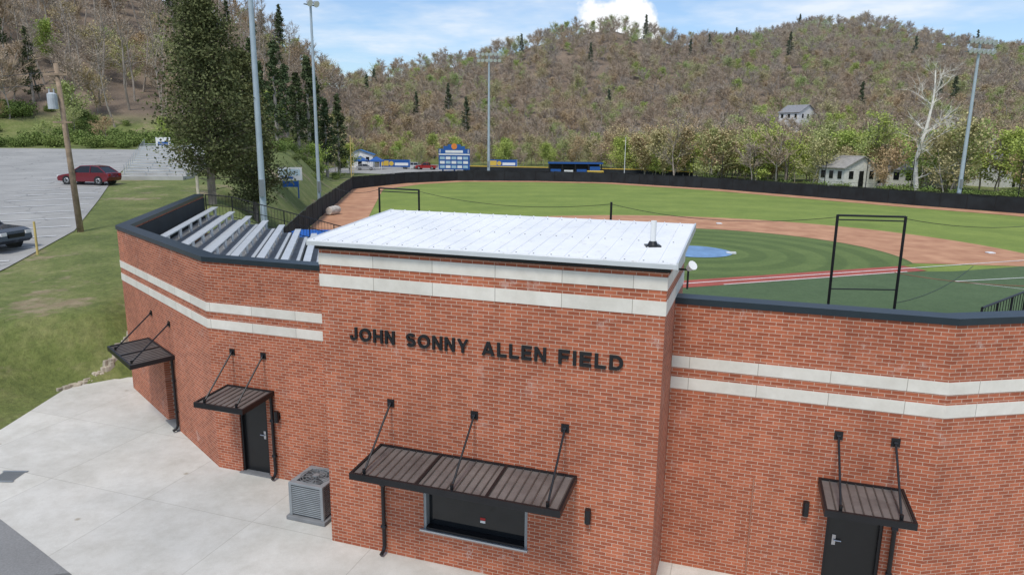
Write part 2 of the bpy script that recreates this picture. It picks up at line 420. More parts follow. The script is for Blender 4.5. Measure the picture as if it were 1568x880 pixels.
for k in range(12):
    t=k/11; p=V(32,126.5,0).lerp(V(72,70,0),t); mb.cyl(p,p+V(0,0,6.2),.06,.05,6); tops.append(p)
for z in (6.1,4.2,2.4):
    mb.tube([p+V(0,0,z) for p in tops],.018,4)
mb.obj('net_posts',BLACK,e)
mb=MB(); mb.cyl((-25.6,112.2,0),(-25.6,112.2,8.3),.09,.08,8)
for k in range(9): mb.box(-25.55,-25.2,112.18,112.22,2.2+.7*k,2.26+.7*k)
mb.box(-25.24,-25.2,112.17,112.23,2.2,7.86); mb.obj('foul_pole',mat('foul_pole_yellow',(.50,.38,.14),.6))
mb=MB(); mb.cyl((21.5,137.5,0),(21.5,137.5,8.4),.07,.05,8); mb.cyl((21.5,137.5,8.4),(21.5,137.5,8.55),.09,.09,8); mb.obj('flag_pole',WHITE)

# left parking
def edge(y): return I(y,[2,20,29,38,50,61,104],[-19.2,-20.2,-21.7,-23.9,-29.4,-34.6,-54])
mb=MB(); yy=list(np.arange(6,106,2.0))
for j in range(len(yy)-1):
    for i in range(24):
        def P(y,i): 
            x=edge(y)-(i/24)*60; return (x,y,hgt(x,y)-.01)
        mb.face([P(yy[j],i),P(yy[j+1],i),P(yy[j+1],i+1),P(yy[j],i+1)])
mb.obj('parking_lot',ASPH,smooth=True)
mb=MB()
def strip(a,b,wd=.075):
    a=Vector(a);b=Vector(b);d=(b-a).normalized();n=Vector((-d.y,d.x))*wd
    K=8
    for k in range(K):
        p=a.lerp(b,k/K);q=a.lerp(b,(k+1)/K)
        mb.face([(*(v_),hgt(v_[0],v_[1])+.02) for v_ in (p-n,q-n,q+n,p+n)])
for k in range(22):
    y=20+k*2.75
    x=edge(y)-.4; strip((x,y),(x-4.8,y-2.2))
for k in range(20):
    y=24+k*2.75
    strip((edge(y)-18,y),(edge(y)-27,y-3.4))
mb.obj('parking_stall_lines',WHITE)
sheet('road',[(-75,172),(-30,160),(0,158),(40,160),(44,168),(20,200),(-40,226),(-110,240)],.0,ASPH)

# ------------------------------------------------------------------ stadium building
bld=empty('brick_stadium_building')
E1=(-12.35,21.75);E2=(-7.26,16.2);E3=(-2.95,14.76)
d01=V(-.235,.972,0); E0=(E1[0]+d01.x*12.6,E1[1]+d01.y*12.6)
BL=(-3.63,13.0);BR=(2.47,10.94)
E4=(2.97,12.41);E5=(7.26,11.05);E6=(7.26+.985*9,11.05+.172*9); E7=(E6[0]+.75*6,E6[1]+.66*6)
def panel(mb,fr,s0,s1,z0,z1,opens=(),depth=.16,u0=0):
    S=sorted({s0,s1}|{o[0] for o in opens}|{o[1] for o in opens}); Z=sorted({z0,z1}|{o[2] for o in opens}|{o[3] for o in opens})
    for a,b in zip(S[:-1],S[1:]):
        for c,d in zip(Z[:-1],Z[1:]):
            if any(o[0]<=a and b<=o[1] and o[2]<=c and d<=o[3] for o in opens): continue
            mb.face([fr.p(a,c),fr.p(b,c),fr.p(b,d),fr.p(a,d)],0,[(a+u0,c),(b+u0,c),(b+u0,d),(a+u0,d)])
    for a,b,c,d in opens:
        for (p,q) in (((a,c),(a,d)),((b,c),(b,d)),((a,d),(b,d)),((a,c),(b,c))):
            mb.face([fr.p(*p),fr.p(*q),fr.p(*q,-depth),fr.p(*p,-depth)],0,[(p[0]+u0,p[1]),(q[0]+u0,q[1]),(q[0]+u0+.1,q[1]+.02),(p[0]+u0+.1,p[1]+.02)])
WT=5.27
frL01=Frame(E0,E1);frL12=Frame(E1,E2);frL23=Frame(E2,E3);frR=Frame(E4,E5);frR2=Frame(E5,E6);frR3=Frame(E6,E7)
frB=Frame(BL,BR)
doorL23=(.72,1.52,0.02,2.08); doorL12=(3.62,4.55,0.02,2.12); doorR=(2.90,3.82,0.02,2.08)
wallb=MB(); bandb=MB()
u=0
segs=[(frL01,[]),(frL12,[doorL12]),(frL23,[doorL23]),(frR,[doorR]),(frR2,[]),(frR3,[])]
for i,(fr,op) in enumerate(segs):
    panel(wallb,fr,0,fr.L,-.6 if i else -.3,WT,op,.16 if i!=1 else .5,u)
    wallb.face([fr.p(0,0,-.52),fr.p(fr.L,0,-.52),fr.p(fr.L,WT,-.32),fr.p(0,WT,-.32)],0,[(u,0),(u+fr.L,0),(u+fr.L,WT),(u,WT)])
    for z0,z1 in ((4.012,4.229),(3.602,3.826)):
        fr.box(bandb,-.003 if i not in(0,3) else 0,fr.L+.003,z0,z1,-.05,.012,0,True,u)
    u+=fr.L
wallb.obj('wing_walls',BRICK,bld); bandb.obj('wing_stone_bands',BAND,bld)
dn=-frB.n
DEP=3.0
BLb=(BL[0]+dn.x*DEP,BL[1]+dn.y*DEP);BRb=(BR[0]+dn.x*DEP,BR[1]+dn.y*DEP)
frS=Frame(BR,BRb);frW=Frame(BLb,BL);frK=Frame(BRb,BLb)
win=(2.08,4.18,.70,1.95)
mb=MB(); bb=MB()
panel(mb,frB,0,frB.L,-.5,6.12,[win],.18,.05)
uu=frB.L+.05
for fr in (frS,frK,frW):
    mb.face([fr.p(0,-.5),fr.p(fr.L,-.5),fr.p(fr.L,6.12),fr.p(0,6.12)],0,[(uu,-.5),(uu+fr.L,-.5),(uu+fr.L,6.12),(uu,6.12)]); uu+=fr.L
for fr,fl in ((frS,0),(frW,1)):
    a,b=(0,fr.L) if not fl else (fr.L,0)
    mb.face([fr.p(a,6.12),fr.p(b,6.12),fr.p(b,6.36)],0,[(a,6.12),(b,6.12),(b,6.36)])
mb.face([frK.p(0,6.12),frK.p(frK.L,6.12),frK.p(frK.L,6.36),frK.p(0,6.36)],0,[(0,6.12),(6,6.12),(6,6.36),(0,6.36)])
uu=.05
for fr in (frB,frS,frK,frW):
    for z0,z1 in ((5.752,5.969),(5.334,5.572)):
        fr.box(bb,-.003,fr.L+.009,z0,z1,-.05,.012,0,True,uu)
    uu+=fr.L
mb.obj('entrance_block_walls',BRICK,bld); bb.obj('entrance_block_stone_bands',BAND,bld)
mb=MB()
def rp(s,o,z): q=frB.p(s,0,o); return V(q.x,q.y,z)
oh=.14
def rz(o): return 6.225+( -o+oh)/(DEP+2*oh)*.26
a0,a1=-oh,frB.L+oh; o0,o1=oh,-(DEP+oh)
mb.hexa([rp(a0,o0,rz(o0)-.03),rp(a1,o0,rz(o0)-.03),rp(a1,o1,rz(o1)-.03),rp(a0,o1,rz(o1)-.03),rp(a0,o0,rz(o0)),rp(a1,o0,rz(o0)),rp(a1,o1,rz(o1)),rp(a0,o1,rz(o1))])
s=a0+.02
while s<a1-.03:
    mb.hexa([rp(s,o0,rz(o0)),rp(s+.024,o0,rz(o0)),rp(s+.024,o1,rz(o1)),rp(s,o1,rz(o1)),rp(s+.007,o0,rz(o0)+.015),rp(s+.017,o0,rz(o0)+.015),rp(s+.017,o1,rz(o1)+.015),rp(s+.007,o1,rz(o1)+.015)])
    s+=.305
mb.obj('metal_roof',ROOF,bld)
mb=MB()
frB.box(mb,a0-.01,a1+.01,6.13,6.205,oh-.02,oh+.02)
for sa in (a0-.03,a1):
    mb.hexa([rp(sa,oh,6.12),rp(sa+.03,oh,6.12),rp(sa+.03,o1,6.36),rp(sa,o1,6.36),rp(sa,oh,rz(o0)+.015),rp(sa+.03,oh,rz(o0)+.015),rp(sa+.03,o1,rz(o1)+.015),rp(sa,o1,rz(o1)+.015)])
mb.obj('roof_fascia',mat('fascia_metal',(.60,.62,.63),.4,.2,.05),bld)
mb=MB(); s=a0+.1
while s<a1-.05:
    for o_ in (oh-.06,-DEP*.45,-DEP+.1): 
        c=rp(s,o_,rz(o_)); mb.cyl(c,c+V(0,0,.012),.012,.012,6)
    s+=.305
mb.obj('roof_screws',GREY,bld)
mb=MB(); frB.box(mb,-.05,frB.L+.05,6.05,6.13,.0,.05); mb.obj('roof_flashing',BLACK,bld)
vz=6.33; mb=MB(); mb.cyl((2.42,12.0,vz-.05),(2.42,12.0,vz+.42),.05,.05,14); mb.obj('vent_pipe',WHITE,bld)
mb=MB(); mb.cyl((2.42,12.0,vz-.03),(2.42,12.0,vz+.07),.11,.06,14); mb.box(2.29,2.55,11.89,12.11,vz-.05,vz+.005); mb.obj('vent_boot',BLACK,bld)
mb=MB(); q=frS.p(1.5,5.85,0); mb.cyl(q,q+frS.n*.22,.02,.02,6,1); 
mb.cyl(q+frS.n*.2+V(0,0,.02),q+frS.n*.2+V(.05,-.1,.1),.05,.09,12,0); mb.cyl(q+frS.n*.2,q+frS.n*.2+V(0,0,-.35),.018,.018,6,1)
mb.obj('side_floodlight',[WHITE,BLACK],bld)
def offs(poly,d):
    out=[]
    for i,p in enumerate(poly):
        p=Vector(p[:2])
        ns=[]
        for j in (i-1,i):
            if 0<=j<len(poly)-1:
                t=(Vector(poly[j+1][:2])-Vector(poly[j][:2])).normalized(); ns.append(Vector((-t.y,t.x)))
        n=ns[0] if len(ns)==1 else (ns[0]+ns[1]).normalized()/max(.3,math.cos(ns[0].angle(ns[1])/2))
        out.append(p+n*d)
    return out
def ribbon(mb,poly,d0,d1,z0,z1,m=0):
    A=offs(poly,d0);B=offs(poly,d1)
    for i in range(len(poly)-1):
        mb.hexa([(*A[i],z0),(*A[i+1],z0),(*B[i+1],z0),(*B[i],z0),(*A[i],z1),(*A[i+1],z1),(*B[i+1],z1),(*B[i],z1)],m)
PL=[E0,E1,E2,E3];PR=[E4,E5,E6,E7]
mb=MB()
for poly in (PL,PR): ribbon(mb,poly,-.035,.36,WT-.06,WT+.055)
mb.obj('coping',COPING,bld)
mb=MB(); ribbon(mb,[E0,E1,E2],.33,.37,3.6,5.15); mb.obj('inner_wall_screen',SCREEN,bld)

# heavy sans-serif metal letters built from strokes
TH=.20; hh=TH/2
def arcp(cx,cy,rx,ry,a0_,a1_,n=14):
    return [(cx+rx*math.cos(math.radians(a0_+(a1_-a0_)*k/n)),cy+ry*math.sin(math.radians(a0_+(a1_-a0_)*k/n))) for k in range(n+1)]
def glyph(ch):
    w_={'I':TH,'J':.62,'O':1.0,'L':.66,'E':.70,'F':.68,'S':.76,'A':.90,'Y':.88}.get(ch,.80)
    r=w_-hh
    if ch=='H': s_=[[(hh,0),(hh,1)],[(r,0),(r,1)],[(TH,.5),(w_-TH,.5)]]
    elif ch=='N': s_=[[(hh,0),(hh,1)],[(r,0),(r,1)],[(hh+.01,1),(r-.01,0)]]
    elif ch=='A': s_=[[(hh*.9,0),(w_/2,1)],[(w_-hh*.9,0),(w_/2,1)],[(w_*.24,.27),(w_*.76,.27)]]
    elif ch=='Y': s_=[[(hh,1),(w_/2,.42)],[(r,1),(w_/2,.42)],[(w_/2,.46),(w_/2,0)]]
    elif ch=='L': s_=[[(hh,0),(hh,1)],[(TH,hh),(w_,hh)]]
    elif ch=='E': s_=[[(hh,0),(hh,1)],[(TH,hh),(w_,hh)],[(TH,1-hh),(w_,1-hh)],[(TH,.5),(w_*.93,.5)]]
    elif ch=='F': s_=[[(hh,0),(hh,1)],[(TH,1-hh),(w_,1-hh)],[(TH,.5),(w_*.90,.5)]]
    elif ch=='I': s_=[[(hh,0),(hh,1)]]
    elif ch=='O': s_=[arcp(w_/2,.5,w_/2-hh,.5-hh,0,360,28)]
    elif ch=='D': s_=[[(hh,0),(hh,1)],[(TH,hh),(w_*.45,hh)]+arcp(w_*.45,.5,r-w_*.45,.5-hh,-88,88,16)+[(TH,1-hh)]]
    elif ch=='J': s_=[[(r,1),(r,.32)]+arcp(w_/2,.30,w_/2-hh,.30-hh,-4,-176,12)+[(hh,.36)]]
    elif ch=='S':
        ry=(.5-hh)/2; s_=[arcp(w_/2,1-hh-ry,w_/2-hh,ry,22,268,14)+arcp(w_/2,hh+ry,w_/2-hh,ry,88,-158,14)]
    return w_,s_
def word(txt,s0,s1,zb,h):
    gs=[glyph(c) for c in txt]; gap=.20; tot=sum(g[0] for g in gs)+gap*(len(gs)-1); sc=(s1-s0)/tot
    mb=MB(); x=0; k=0
    for w_,ss in gs:
        for st_ in ss:
            k+=1; o_f=.040+.001*(k%4)
            n=len(st_); Lp=[];Rp=[]
            closed=(Vector(st_[0])-Vector(st_[-1])).length<1e-3
            for i in range(n):
                t=Vector((0,0))
                if i>0: t+= (Vector(st_[i])-Vector(st_[i-1])).normalized()
                elif closed: t+=(Vector(st_[0])-Vector(st_[-2])).normalized()
                if i<n-1: t+= (Vector(st_[i+1])-Vector(st_[i])).normalized()
                elif closed: t+=(Vector(st_[1])-Vector(st_[0])).normalized()
                t.normalize(); nn=Vector((-t.y,t.x))*hh
                for lst,sg in ((Lp,1),(Rp,-1)):
                    q=Vector(st_[i])+nn*sg; lst.append((min(max(q.x,-.02),w_+.02),min(max(q.y,0),1)))
            def W(q,o): return frB.p(s0+(x+q[0])*sc,zb+q[1]*h,o)
            for i in range(n-1):
                c=[Lp[i],Lp[i+1],Rp[i+1],Rp[i]]
                mb.face([W(q,o_f) for q in c])
                for q1,q2 in ((Lp[i],Lp[i+1]),(Rp[i],Rp[i+1])): mb.face([W(q1,.004),W(q2,.004),W(q2,o_f),W(q1,o_f)])
            for q1,q2 in ((Lp[0],Rp[0]),(Lp[-1],Rp[-1])): mb.face([W(q1,.004),W(q2,.004),W(q2,o_f),W(q1,o_f)])
        x+=w_+gap
    mb.obj('lettering_'+txt.lower(),BLACKLET,sign)
sign=empty('building_name_lettering')
for t_,a_,b_ in (('JOHN',.62,1.56),('SONNY',1.80,3.03),('ALLEN',3.29,4.47),('FIELD',4.69,5.80)):
    word(t_,a_,b_,4.345,.255)

def awning(fr,s0,s1,zb,zf,proj,rods,zr,name='door_awning'):
    e=empty(name); fb=MB(); db=MB()
    T=.12
    def q(s,o,dz=0):
        z=zb+(zf-zb)*(o/proj)+dz; return fr.p(s,z,o)
    def bar(sa,sb,oa,ob,t=T,dz=0,m=0,B=fb):
        B.hexa([q(sa,ob,dz-t),q(sb,ob,dz-t),q(sb,oa,dz-t),q(sa,oa,dz-t),q(sa,ob,dz),q(sb,ob,dz),q(sb,oa,dz),q(sa,oa,dz)],m)
    bar(s0,s1,proj-.05,proj); bar(s0,s1,.005,.05); bar(s0,s0+.045,.05,proj-.05); bar(s1-.045,s1,.05,proj-.05)
    k=int((s1-s0)/1.9)
    for j in range(1,k+1):
        c=s0+(s1-s0)*j/(k+1); bar(c-.025,c+.025,.05,proj-.05,T,.0)
    n=max(4,int((s1-s0)/.15)); wd=(s1-s0-.1)/n
    for j in range(n):
        a=s0+.05+j*wd
        bar(a,a+wd*.85,.05,proj-.05,.012,-.030,0,db)
        bar(a+wd*.85,a+wd,.05,proj-.05,.012,-.014,1,db)
    fb.obj('awning_frame',BLACK,e); db.obj('awning_deck',[AWN,mat('awning_rib',(.085,.075,.068),.45,.3,.2)],e)
    rb=MB()
    for s in rods:
        fr.box(rb,s-.07,s+.07,zr-.07,zr+.08,.001,.025)
        a=fr.p(s,zr,.03); 
        sb_=min(max(s,s0+.06),s1-.06)
        b=q(sb_,proj-.10,.01); rb.cyl(a,b,.020,.020,8)
        rb.cyl(a-fr.d*.03,a+fr.d*.03,.035,.035,8); rb.cyl(b-V(0,0,.03),b+V(0,0,.06),.03,.03,8)
    rb.obj('suspension_rods',BLACK,e)
    return e
awning(frB,1.19,5.08,2.33,2.25,1.15,(1.44,3.14,4.84),3.18,'concession_awning')
awning(frL23,.44,1.78,2.24,2.18,1.12,(.66,1.54),3.07)
awning(frL12,2.40,4.72,2.24,2.18,1.12,(2.9,4.5),3.07)
awning(frR,2.68,4.05,2.24,2.18,1.10,(2.93,3.83),3.07)
def door(fr,o,hinge_left=True,rec=0):
    e=empty('metal_door'); a,b,c,d=o
    mb=MB(); fr.box(mb,a+.05,b-.05,c,d-.05,-.15-rec,-.105-rec); 
    mb.obj('door_leaf',DOOR,e)
    mb=MB(); fr.box(mb,a+.002,a+.05,c,d,-.14-rec,-.03-rec); fr.box(mb,b-.05,b-.002,c,d,-.14-rec,-.03-rec); fr.box(mb,a+.05,b-.05,d-.05,d-.002,-.14-rec,-.03-rec)
    mb.obj('door_frame',BLACK,e)
    mb=MB(); s=(b-.16) if hinge_left else a+.16
    fr.box(mb,s-.03,s+.03,.92,1.12,-.104-rec,-.09-rec); mb.cyl(fr.p(s,1.02,-.07-rec),fr.p(s+(-.12 if hinge_left else .12),1.02,-.07-rec),.012,.012,8); mb.cyl(fr.p(s,1.02,-.104-rec),fr.p(s,1.02,-.07-rec),.012,.012,8)
    mb.obj('lever_handle',CHROME,e)
    mb=MB(); fr.box(mb,a-.05,b+.05,.004,.03,-.16,.08); mb.obj('threshold',CONC_D,e)
door(frL23,doorL23,True); door(frL12,doorL12,True,.34); door(frR,doorR,False)
e=empty('concession_window'); a,b,c,d=win
mb=MB(); frB.box(mb,a+.05,b-.05,c+.04,d-.04,-.17,-.15); mb.obj('roller_shutter_glass',GLASS,e)
mb=MB(); frB.box(mb,a+.002,a+.055,c,d,-.16,-.01); frB.box(mb,b-.055,b-.002,c,d,-.16,-.01); frB.box(mb,a+.055,b-.055,d-.055,d-.002,-.16,-.01)
mb.obj('window_frame',GREY,e)
mb=MB(); frB.box(mb,a-.06,b+.02,c-.035,c+.002,-.14,.06); mb.obj('stainless_counter',GALV,e)
mb=MB(); frB.box(mb,a+.06,b-.06,c+.004,c+.05,-.14,.02); mb.obj('counter_ledge',BLACK,e)
mb=MB(); frB.box(mb,3.2,3.3,1.02,1.07,-.149,-.14); frB.box(mb,3.2,3.3,.965,1.01,-.149,-.14,1); mb.obj('window_sticker',[REDL,WHITE],e)
for fr,s in ((frB,5.31),(frL23,1.87),(frR,2.52)):
    e=empty('wall_lamp'); mb=MB(); fr.box(mb,s-.04,s+.04,1.55,1.72,.001,.03); mb.cyl(fr.p(s,1.5,.09),fr.p(s,1.77,.09),.055,.055,14); mb.cyl(fr.p(s,1.63,.02),fr.p(s,1.63,.09),.02,.02,6)
    mb.obj('lamp_body',BLACK,e)
def spout(fr,s,z1,name='downspout'):
    mb=MB(); pts=[fr.p(s,z1,.06),fr.p(s,.18,.06),fr.p(s,.10,.10),fr.p(s,.06,.2)]
    mb.tube(pts,.038,10); 
    for z in (.6,1.5): mb.cyl(fr.p(s-.05,z,.06),fr.p(s+.05,z,.06),.043,.043,8)
    mb.obj(name,BLACK)
spout(frB,1.24,2.2);spout(frL23,1.72,2.15);spout(frL12,4.62,2.15);spout(frR,3.98,2.1)
mb=MB(); mb.tube([frR.p(1.60,2.05,.02),frR.p(1.60,.1,.02)],.012,6); mb.obj('wall_conduit',mat('conduit_paint',(.36,.17,.11),.6))

st=empty('grandstand_seating'); dk=MB(); sb=MB(); rb=MB()
for poly,last in ((PL,2),(PR,3)):
    for i in range(8):
        z=4.28-.23*i; d0=.55+.76*i
        P=poly[:last+1] if last==2 else poly
        ribbon(dk,P,d0,d0+.76,z-.12,z)
        A=offs(P,d0+.18);B=offs(P,d0+.46);C=offs(P,d0+.60);D=offs(P,d0+.74)
        for k in range(len(P)-1):
            def seg(A,B,z0,z1,mbx):
                a0_=A[k].lerp(A[k+1],.02);a1_=A[k].lerp(A[k+1],.98);b0_=B[k].lerp(B[k+1],.02);b1_=B[k].lerp(B[k+1],.98)
                mbx.hexa([(*a0_,z0),(*a1_,z0),(*b1_,z0),(*b0_,z0),(*a0_,z1),(*a1_,z1),(*b1_,z1),(*b0_,z1)])
            seg(A,B,z+.40,z+.44,sb); seg(C,D,z+.01,z+.03,sb)
            n=int((A[k+1]-A[k]).length/1.8)
            for j in range(n+1):
                p=A[k].lerp(A[k+1],.03+.94*j/max(1,n)); q=B[k].lerp(B[k+1],.03+.94*j/max(1,n)); c=(p+q)/2
                sb.box(c.x-.03,c.x+.03,c.y-.1,c.y+.1,z,z+.40)
dk.obj('concrete_decks',CONC_D,st); sb.obj('aluminium_benches',ALU,st)
n01=V(.972,.235,0); q0=V(*E0,0)+n01*.4+d01*.15
pts=[q0+n01*t+V(0,0,5.28-max(0,(t-.8))*.30) for t in (0,1.2,2.4,3.6,4.8,6.0,6.8)]
for p in pts: rb.cyl(p-V(0,0,1.3),p,.03,.03,6)
rb.tube(pts,.028,6); rb.tube([p-V(0,0,.5) for p in pts],.018,6); rb.tube([p-V(0,0,1.0) for p in pts],.02,6)
for a,b in zip(pts[:-1],pts[1:]):
    for k in range(8):
        p=a.lerp(b,k/8); rb.cyl(p-V(0,0,1.0),p,.008,.008,4)
rb.obj('end_railing',BLACK,st)
rb=MB(); A=V(11.3,16.4,4.25);B=V(15.5,19.8,4.25)
for k in range(26):
    p=A.lerp(B,k/25); rb.cyl(p-V(0,0,1.1),p,.03 if k%5==0 else .010,None,6)
rb.tube([A,B],.03,6); rb.tube([A-V(0,0,1),B-V(0,0,1)],.02,6); rb.obj('aisle_railing',BLACK,st)

e=empty('backstop_netting_frame'); mb=MB()
pp=[V(-6.3,33.2,0),V(-4.3,32.2,0),V(3.75,26.8,0),V(10.65,23,0),V(12.72,22.7,0)]
for p in pp: mb.cyl(p,p+V(0,0,5.78),.045,.045,10)
for a,b in ((0,1),(3,4)):
    mb.cyl(pp[a]+V(0,0,5.76),pp[b]+V(0,0,5.76),.035,.035,8); mb.cyl(pp[a]+V(0,0,5.62),pp[b]+V(0,0,5.62),.022,.022,8); mb.cyl(pp[a]+V(0,0,3.3),pp[b]+V(0,0,3.35),.022,.022,8)
def sagl(a,b,s,r=.012):
    P=[a.lerp(b,k/16)-V(0,0,4*s*(k/16)*(1-k/16)) for k in range(17)]; mb.tube(P,r,4)
z5=V(0,0,5.7)
sagl(pp[0]-V(3.5,-6,0)+z5*.93,pp[0]+z5,.2); sagl(pp[1]+z5,pp[2]+z5,.35); sagl(pp[2]+z5,pp[3]+z5,.35); sagl(pp[4]+z5,V(26,31,5.3),.5)
sagl(V(12.7,22.7,2.9),V(22,33,2.4),.3,.012)
mb.obj('posts_and_cables',BLACK,e)

e=empty('dugout'); mb=MB(); mb.box(-12.6,-7.0,38,41,2.55,2.68); mb.obj('dugout_roof',SIGNBLUE,e)
mb=MB()
for k in range(7): mb.box(-12.6,-7.0,37.9+.42*k,38.06+.42*k,2.69,2.80)
mb.obj('roof_battens',mat('blue_batten',(.02,.14,.5),.5),e)
mb=MB(); mb.box(-12.5,-7.1,40.7,40.9,0,2.55); mb.box(-12.5,-12.3,38.1,40.7,0,2.55); mb.obj('dugout_walls',GREY,e)
mb=MB()
for k in range(5):
    r0,r1=[(.38,.44),(.44,.46),(.46,.45),(.45,.47),(.47,.40)][k]
    mb.cyl((-19.2+.1*k,73.2+.35*k,.5),(-19.1+.1*k,73.55+.35*k,.5),r0,r1,14)
mb.obj('infield_tarp_roll',mat('tan_tarp',(.52,.46,.40),.8,0,.25,3))

e=empty('air_conditioner_condenser',(-4.22,14.1,0),math.radians(-18.6))
mb=MB(); mb.box(-.48,.48,-.48,.48,.005,.09); mb.obj('pad',CONC_D,e,bevel=.01)
mb=MB(); mb.box(-.38,.38,-.38,.38,.09,.80); mb.obj('cabinet_core',mat('hvac_dark',(.06,.065,.07),.7),e)
mb=MB()
for k in range(15):
    z=.13+k*.044
    for sx,sy in ((1,0),(-1,0),(0,1),(0,-1)):
        if sx: mb.box(sx*.40-.012,sx*.40+.012,-.38,.38,z,z+.026)
        else: mb.box(-.38,.38,sy*.40-.012,sy*.40+.012,z,z+.026)
for sx in (-1,1):
    for sy in (-1,1): mb.box(sx*.39-.035,sx*.39+.035,sy*.39-.035,sy*.39+.035,.09,.84)
mb.box(-.42,.42,-.42,-.30,.80,.86);mb.box(-.42,.42,.30,.42,.80,.86);mb.box(-.42,-.30,-.30,.30,.80,.86);mb.box(.30,.42,-.30,.30,.80,.86)
mb.obj('louvred_cabinet',HVAC,e,bevel=.008)
mb=MB()
for r in (.08,.15,.22,.29,.345):
    P=[V(r*math.cos(2*math.pi*k/24),r*math.sin(2*math.pi*k/24),.885-r*.05) for k in range(25)]; mb.tube(P,.006,4)
for k in range(12):
    t=2*math.pi*k/12; mb.cyl((0,0,.885),(.35*math.cos(t),.35*math.sin(t),.865),.006,.006,4)
mb.cyl((0,0,.86),(0,0,.90),.07,.07,14)
for k in range(4):
    t=math.pi/2*k; mb.face([V(.05*math.cos(t),.05*math.sin(t),.82),V(.30*math.cos(t-.3),.30*math.sin(t-.3),.80),V(.30*math.cos(t+.3),.30*math.sin(t+.3),.84)])
mb.obj('fan_grille',GREY,e)
mb=MB()
for k in range(9): mb.box(-12.35+.06*k,-12.325+.06*k,15.35,15.8,.008,.02)
mb.box(-12.4,-11.8,15.29,15.35,.008,.022);mb.box(-12.4,-11.8,15.8,15.86,.008,.022); mb.obj('drain_grate',GREY)
# stone edging
mb=MB(); random.seed(3)
for k in range(44):
    t=k/43; x=-14.55+1.35*t+random.uniform(-.07,.07); y=21.5+2.2*t+random.uniform(-.05,.05); z=hgt(x-.05,y)-.02
    h_=.05+.07*random.random(); l_=.09+.08*random.random()
    a=random.random()*.5+.75; c,s_=math.cos(a),math.sin(a)
    cs=[]
    for zz_,sc in ((z-.25,1.1),(z+h_,.75)):
        for px,py in ((-1,-1),(1,-1),(1,1),(-1,1)):
            jx,jy=random.uniform(.7,1.1),random.uniform(.7,1.1)
            cs.append((x+(px*l_*jx*c-py*.09*jy*s_)*sc,y+(px*l_*jx*s_+py*.09*jy*c)*sc,zz_+random.uniform(-.02,.02)))
    mb.hexa(cs)
mb.obj('stone_edging',STONE,bevel=.02)

# ------------------------------------------------------------------ light towers
def tower(x,y,z0,z1,r0,r1,bw,rows,ncol,yaw=0):
    e=empty('stadium_light_tower',(x,y,z0),yaw); mb=MB(); h=z1-z0
    K=6
    for k in range(K): mb.cyl((0,0,h*k/K),(0,0,h*(k+1)/K),r0+(r1-r0)*k/K,r0+(r1-r0)*(k+1)/K,14,0)
    mb.box(-.25,.05,-.35,-.1,2.6,3.7,1)
    for r in range(rows):
        z=h-.25-r*1.15; mb.box(-bw/2,bw/2,-.06,.06,z-.05,z+.05,1)
        for c in range(ncol):
            xx=-bw/2+bw*(c+.5)/ncol
            mb.cyl((xx,-.10,z+.30),(xx,-.48,z+.08),.15,.34,14,2); mb.cyl((xx,-.48,z+.08),(xx,-.50,z+.07),.33,.33,14,3)
            mb.cyl((xx,0,z),(xx,-.1,z+.3),.03,None,5,1)
    mb.obj('pole_and_lamps',[POLE,GREY,GALV,LENS],e)
tower(-16.7,47,hgt(-16.7,47)-.3,27,.22,.12,4.2,3,6,.6)
tower(-20.9,76,hgt(-20.9,76)-.3,22.6,.20,.11,1.6,2,2,.9)
tower(-4.9,141,0,24.0,.30,.16,4.8,2,6,0)
tower(56.8,90,0,20.4,.26,.14,4.6,2,6,.35)

ux,uy=-23.5,37.9; uz=hgt(ux,uy)
e=empty('utility_pole',(ux,uy,uz-.2)); mb=MB(); mb.cyl((0,0,0),(-.28,0,8.9),.17,.11,12)
mb.obj('wood_pole',WOOD,e,smooth=True)
mb=MB(); mb.cyl((-.48,-.30,6.6),(-.48,-.30,7.35),.24,.24,14); mb.cyl((-.48,-.30,7.35),(-.48,-.30,7.43),.24,.12,14); mb.cyl((-.6,-.3,7.4),(-.6,-.3,7.62),.04,.03,6);mb.cyl((-.36,-.3,7.4),(-.36,-.3,7.62),.04,.03,6)
mb.obj('transformer',mat('transformer_grey',(.42,.45,.47),.5),e)
mb=MB(); mb.box(-.9,.35,-.16,-.06,8.30,8.40); mb.box(-.7,.3,-.15,-.05,5.9,5.98); mb.cyl((-.85,-.1,8.4),(-.85,-.1,8.6),.04,.04,6);mb.cyl((.3,-.1,8.4),(.3,-.1,8.6),.04,.04,6); mb.cyl((-.02,-.2,5.2),(-.02,-.2,5.9),.07,.07,8)
mb.obj('crossarm',WOOD,e)
mb=MB()
for zz_,x2 in ((8.5,-.3),(7.9,-.25)):
    a=V(ux+x2,uy-.1,uz-.2+zz_); b=V(-75,62,uz+zz_+2); 
    P=[a.lerp(b,k/20)-V(0,0,4*1.0*(k/20)*(1-k/20)) for k in range(21)]; mb.tube(P,.015,4)
mb.obj('overhead_wire',BLACK)
x_,y_=-22.3,32.5; mb=MB(); mb.cyl((x_,y_,hgt(x_,y_)-.2),(x_+.02,y_,hgt(x_,y_)+1.5),.055,.05,8); mb.obj('yellow_marker_post',mat('faded_yellow',(.55,.42,.15),.8))
x_,y_=-21.0,47.0; mb=MB(); mb.cyl((x_,y_,hgt(x_,y_)-.2),(x_,y_,hgt(x_,y_)+2.0),.10,.10,8); mb.obj('white_marker_post',mat('post_cream',(.6,.52,.4),.8))
sx,sy=-23.6,75; sz=hgt(sx,sy)
e=empty('notice_board_sign',(sx,sy,sz)); mb=MB(); mb.cyl((-.8,0,-.3),(-.8,0,2.2),.07,.07,8,1); mb.cyl((.8,0,-.3),(.8,0,2.2),.07,.07,8,1); mb.box(-.75,.75,-.04,.04,.9,1.5,1)
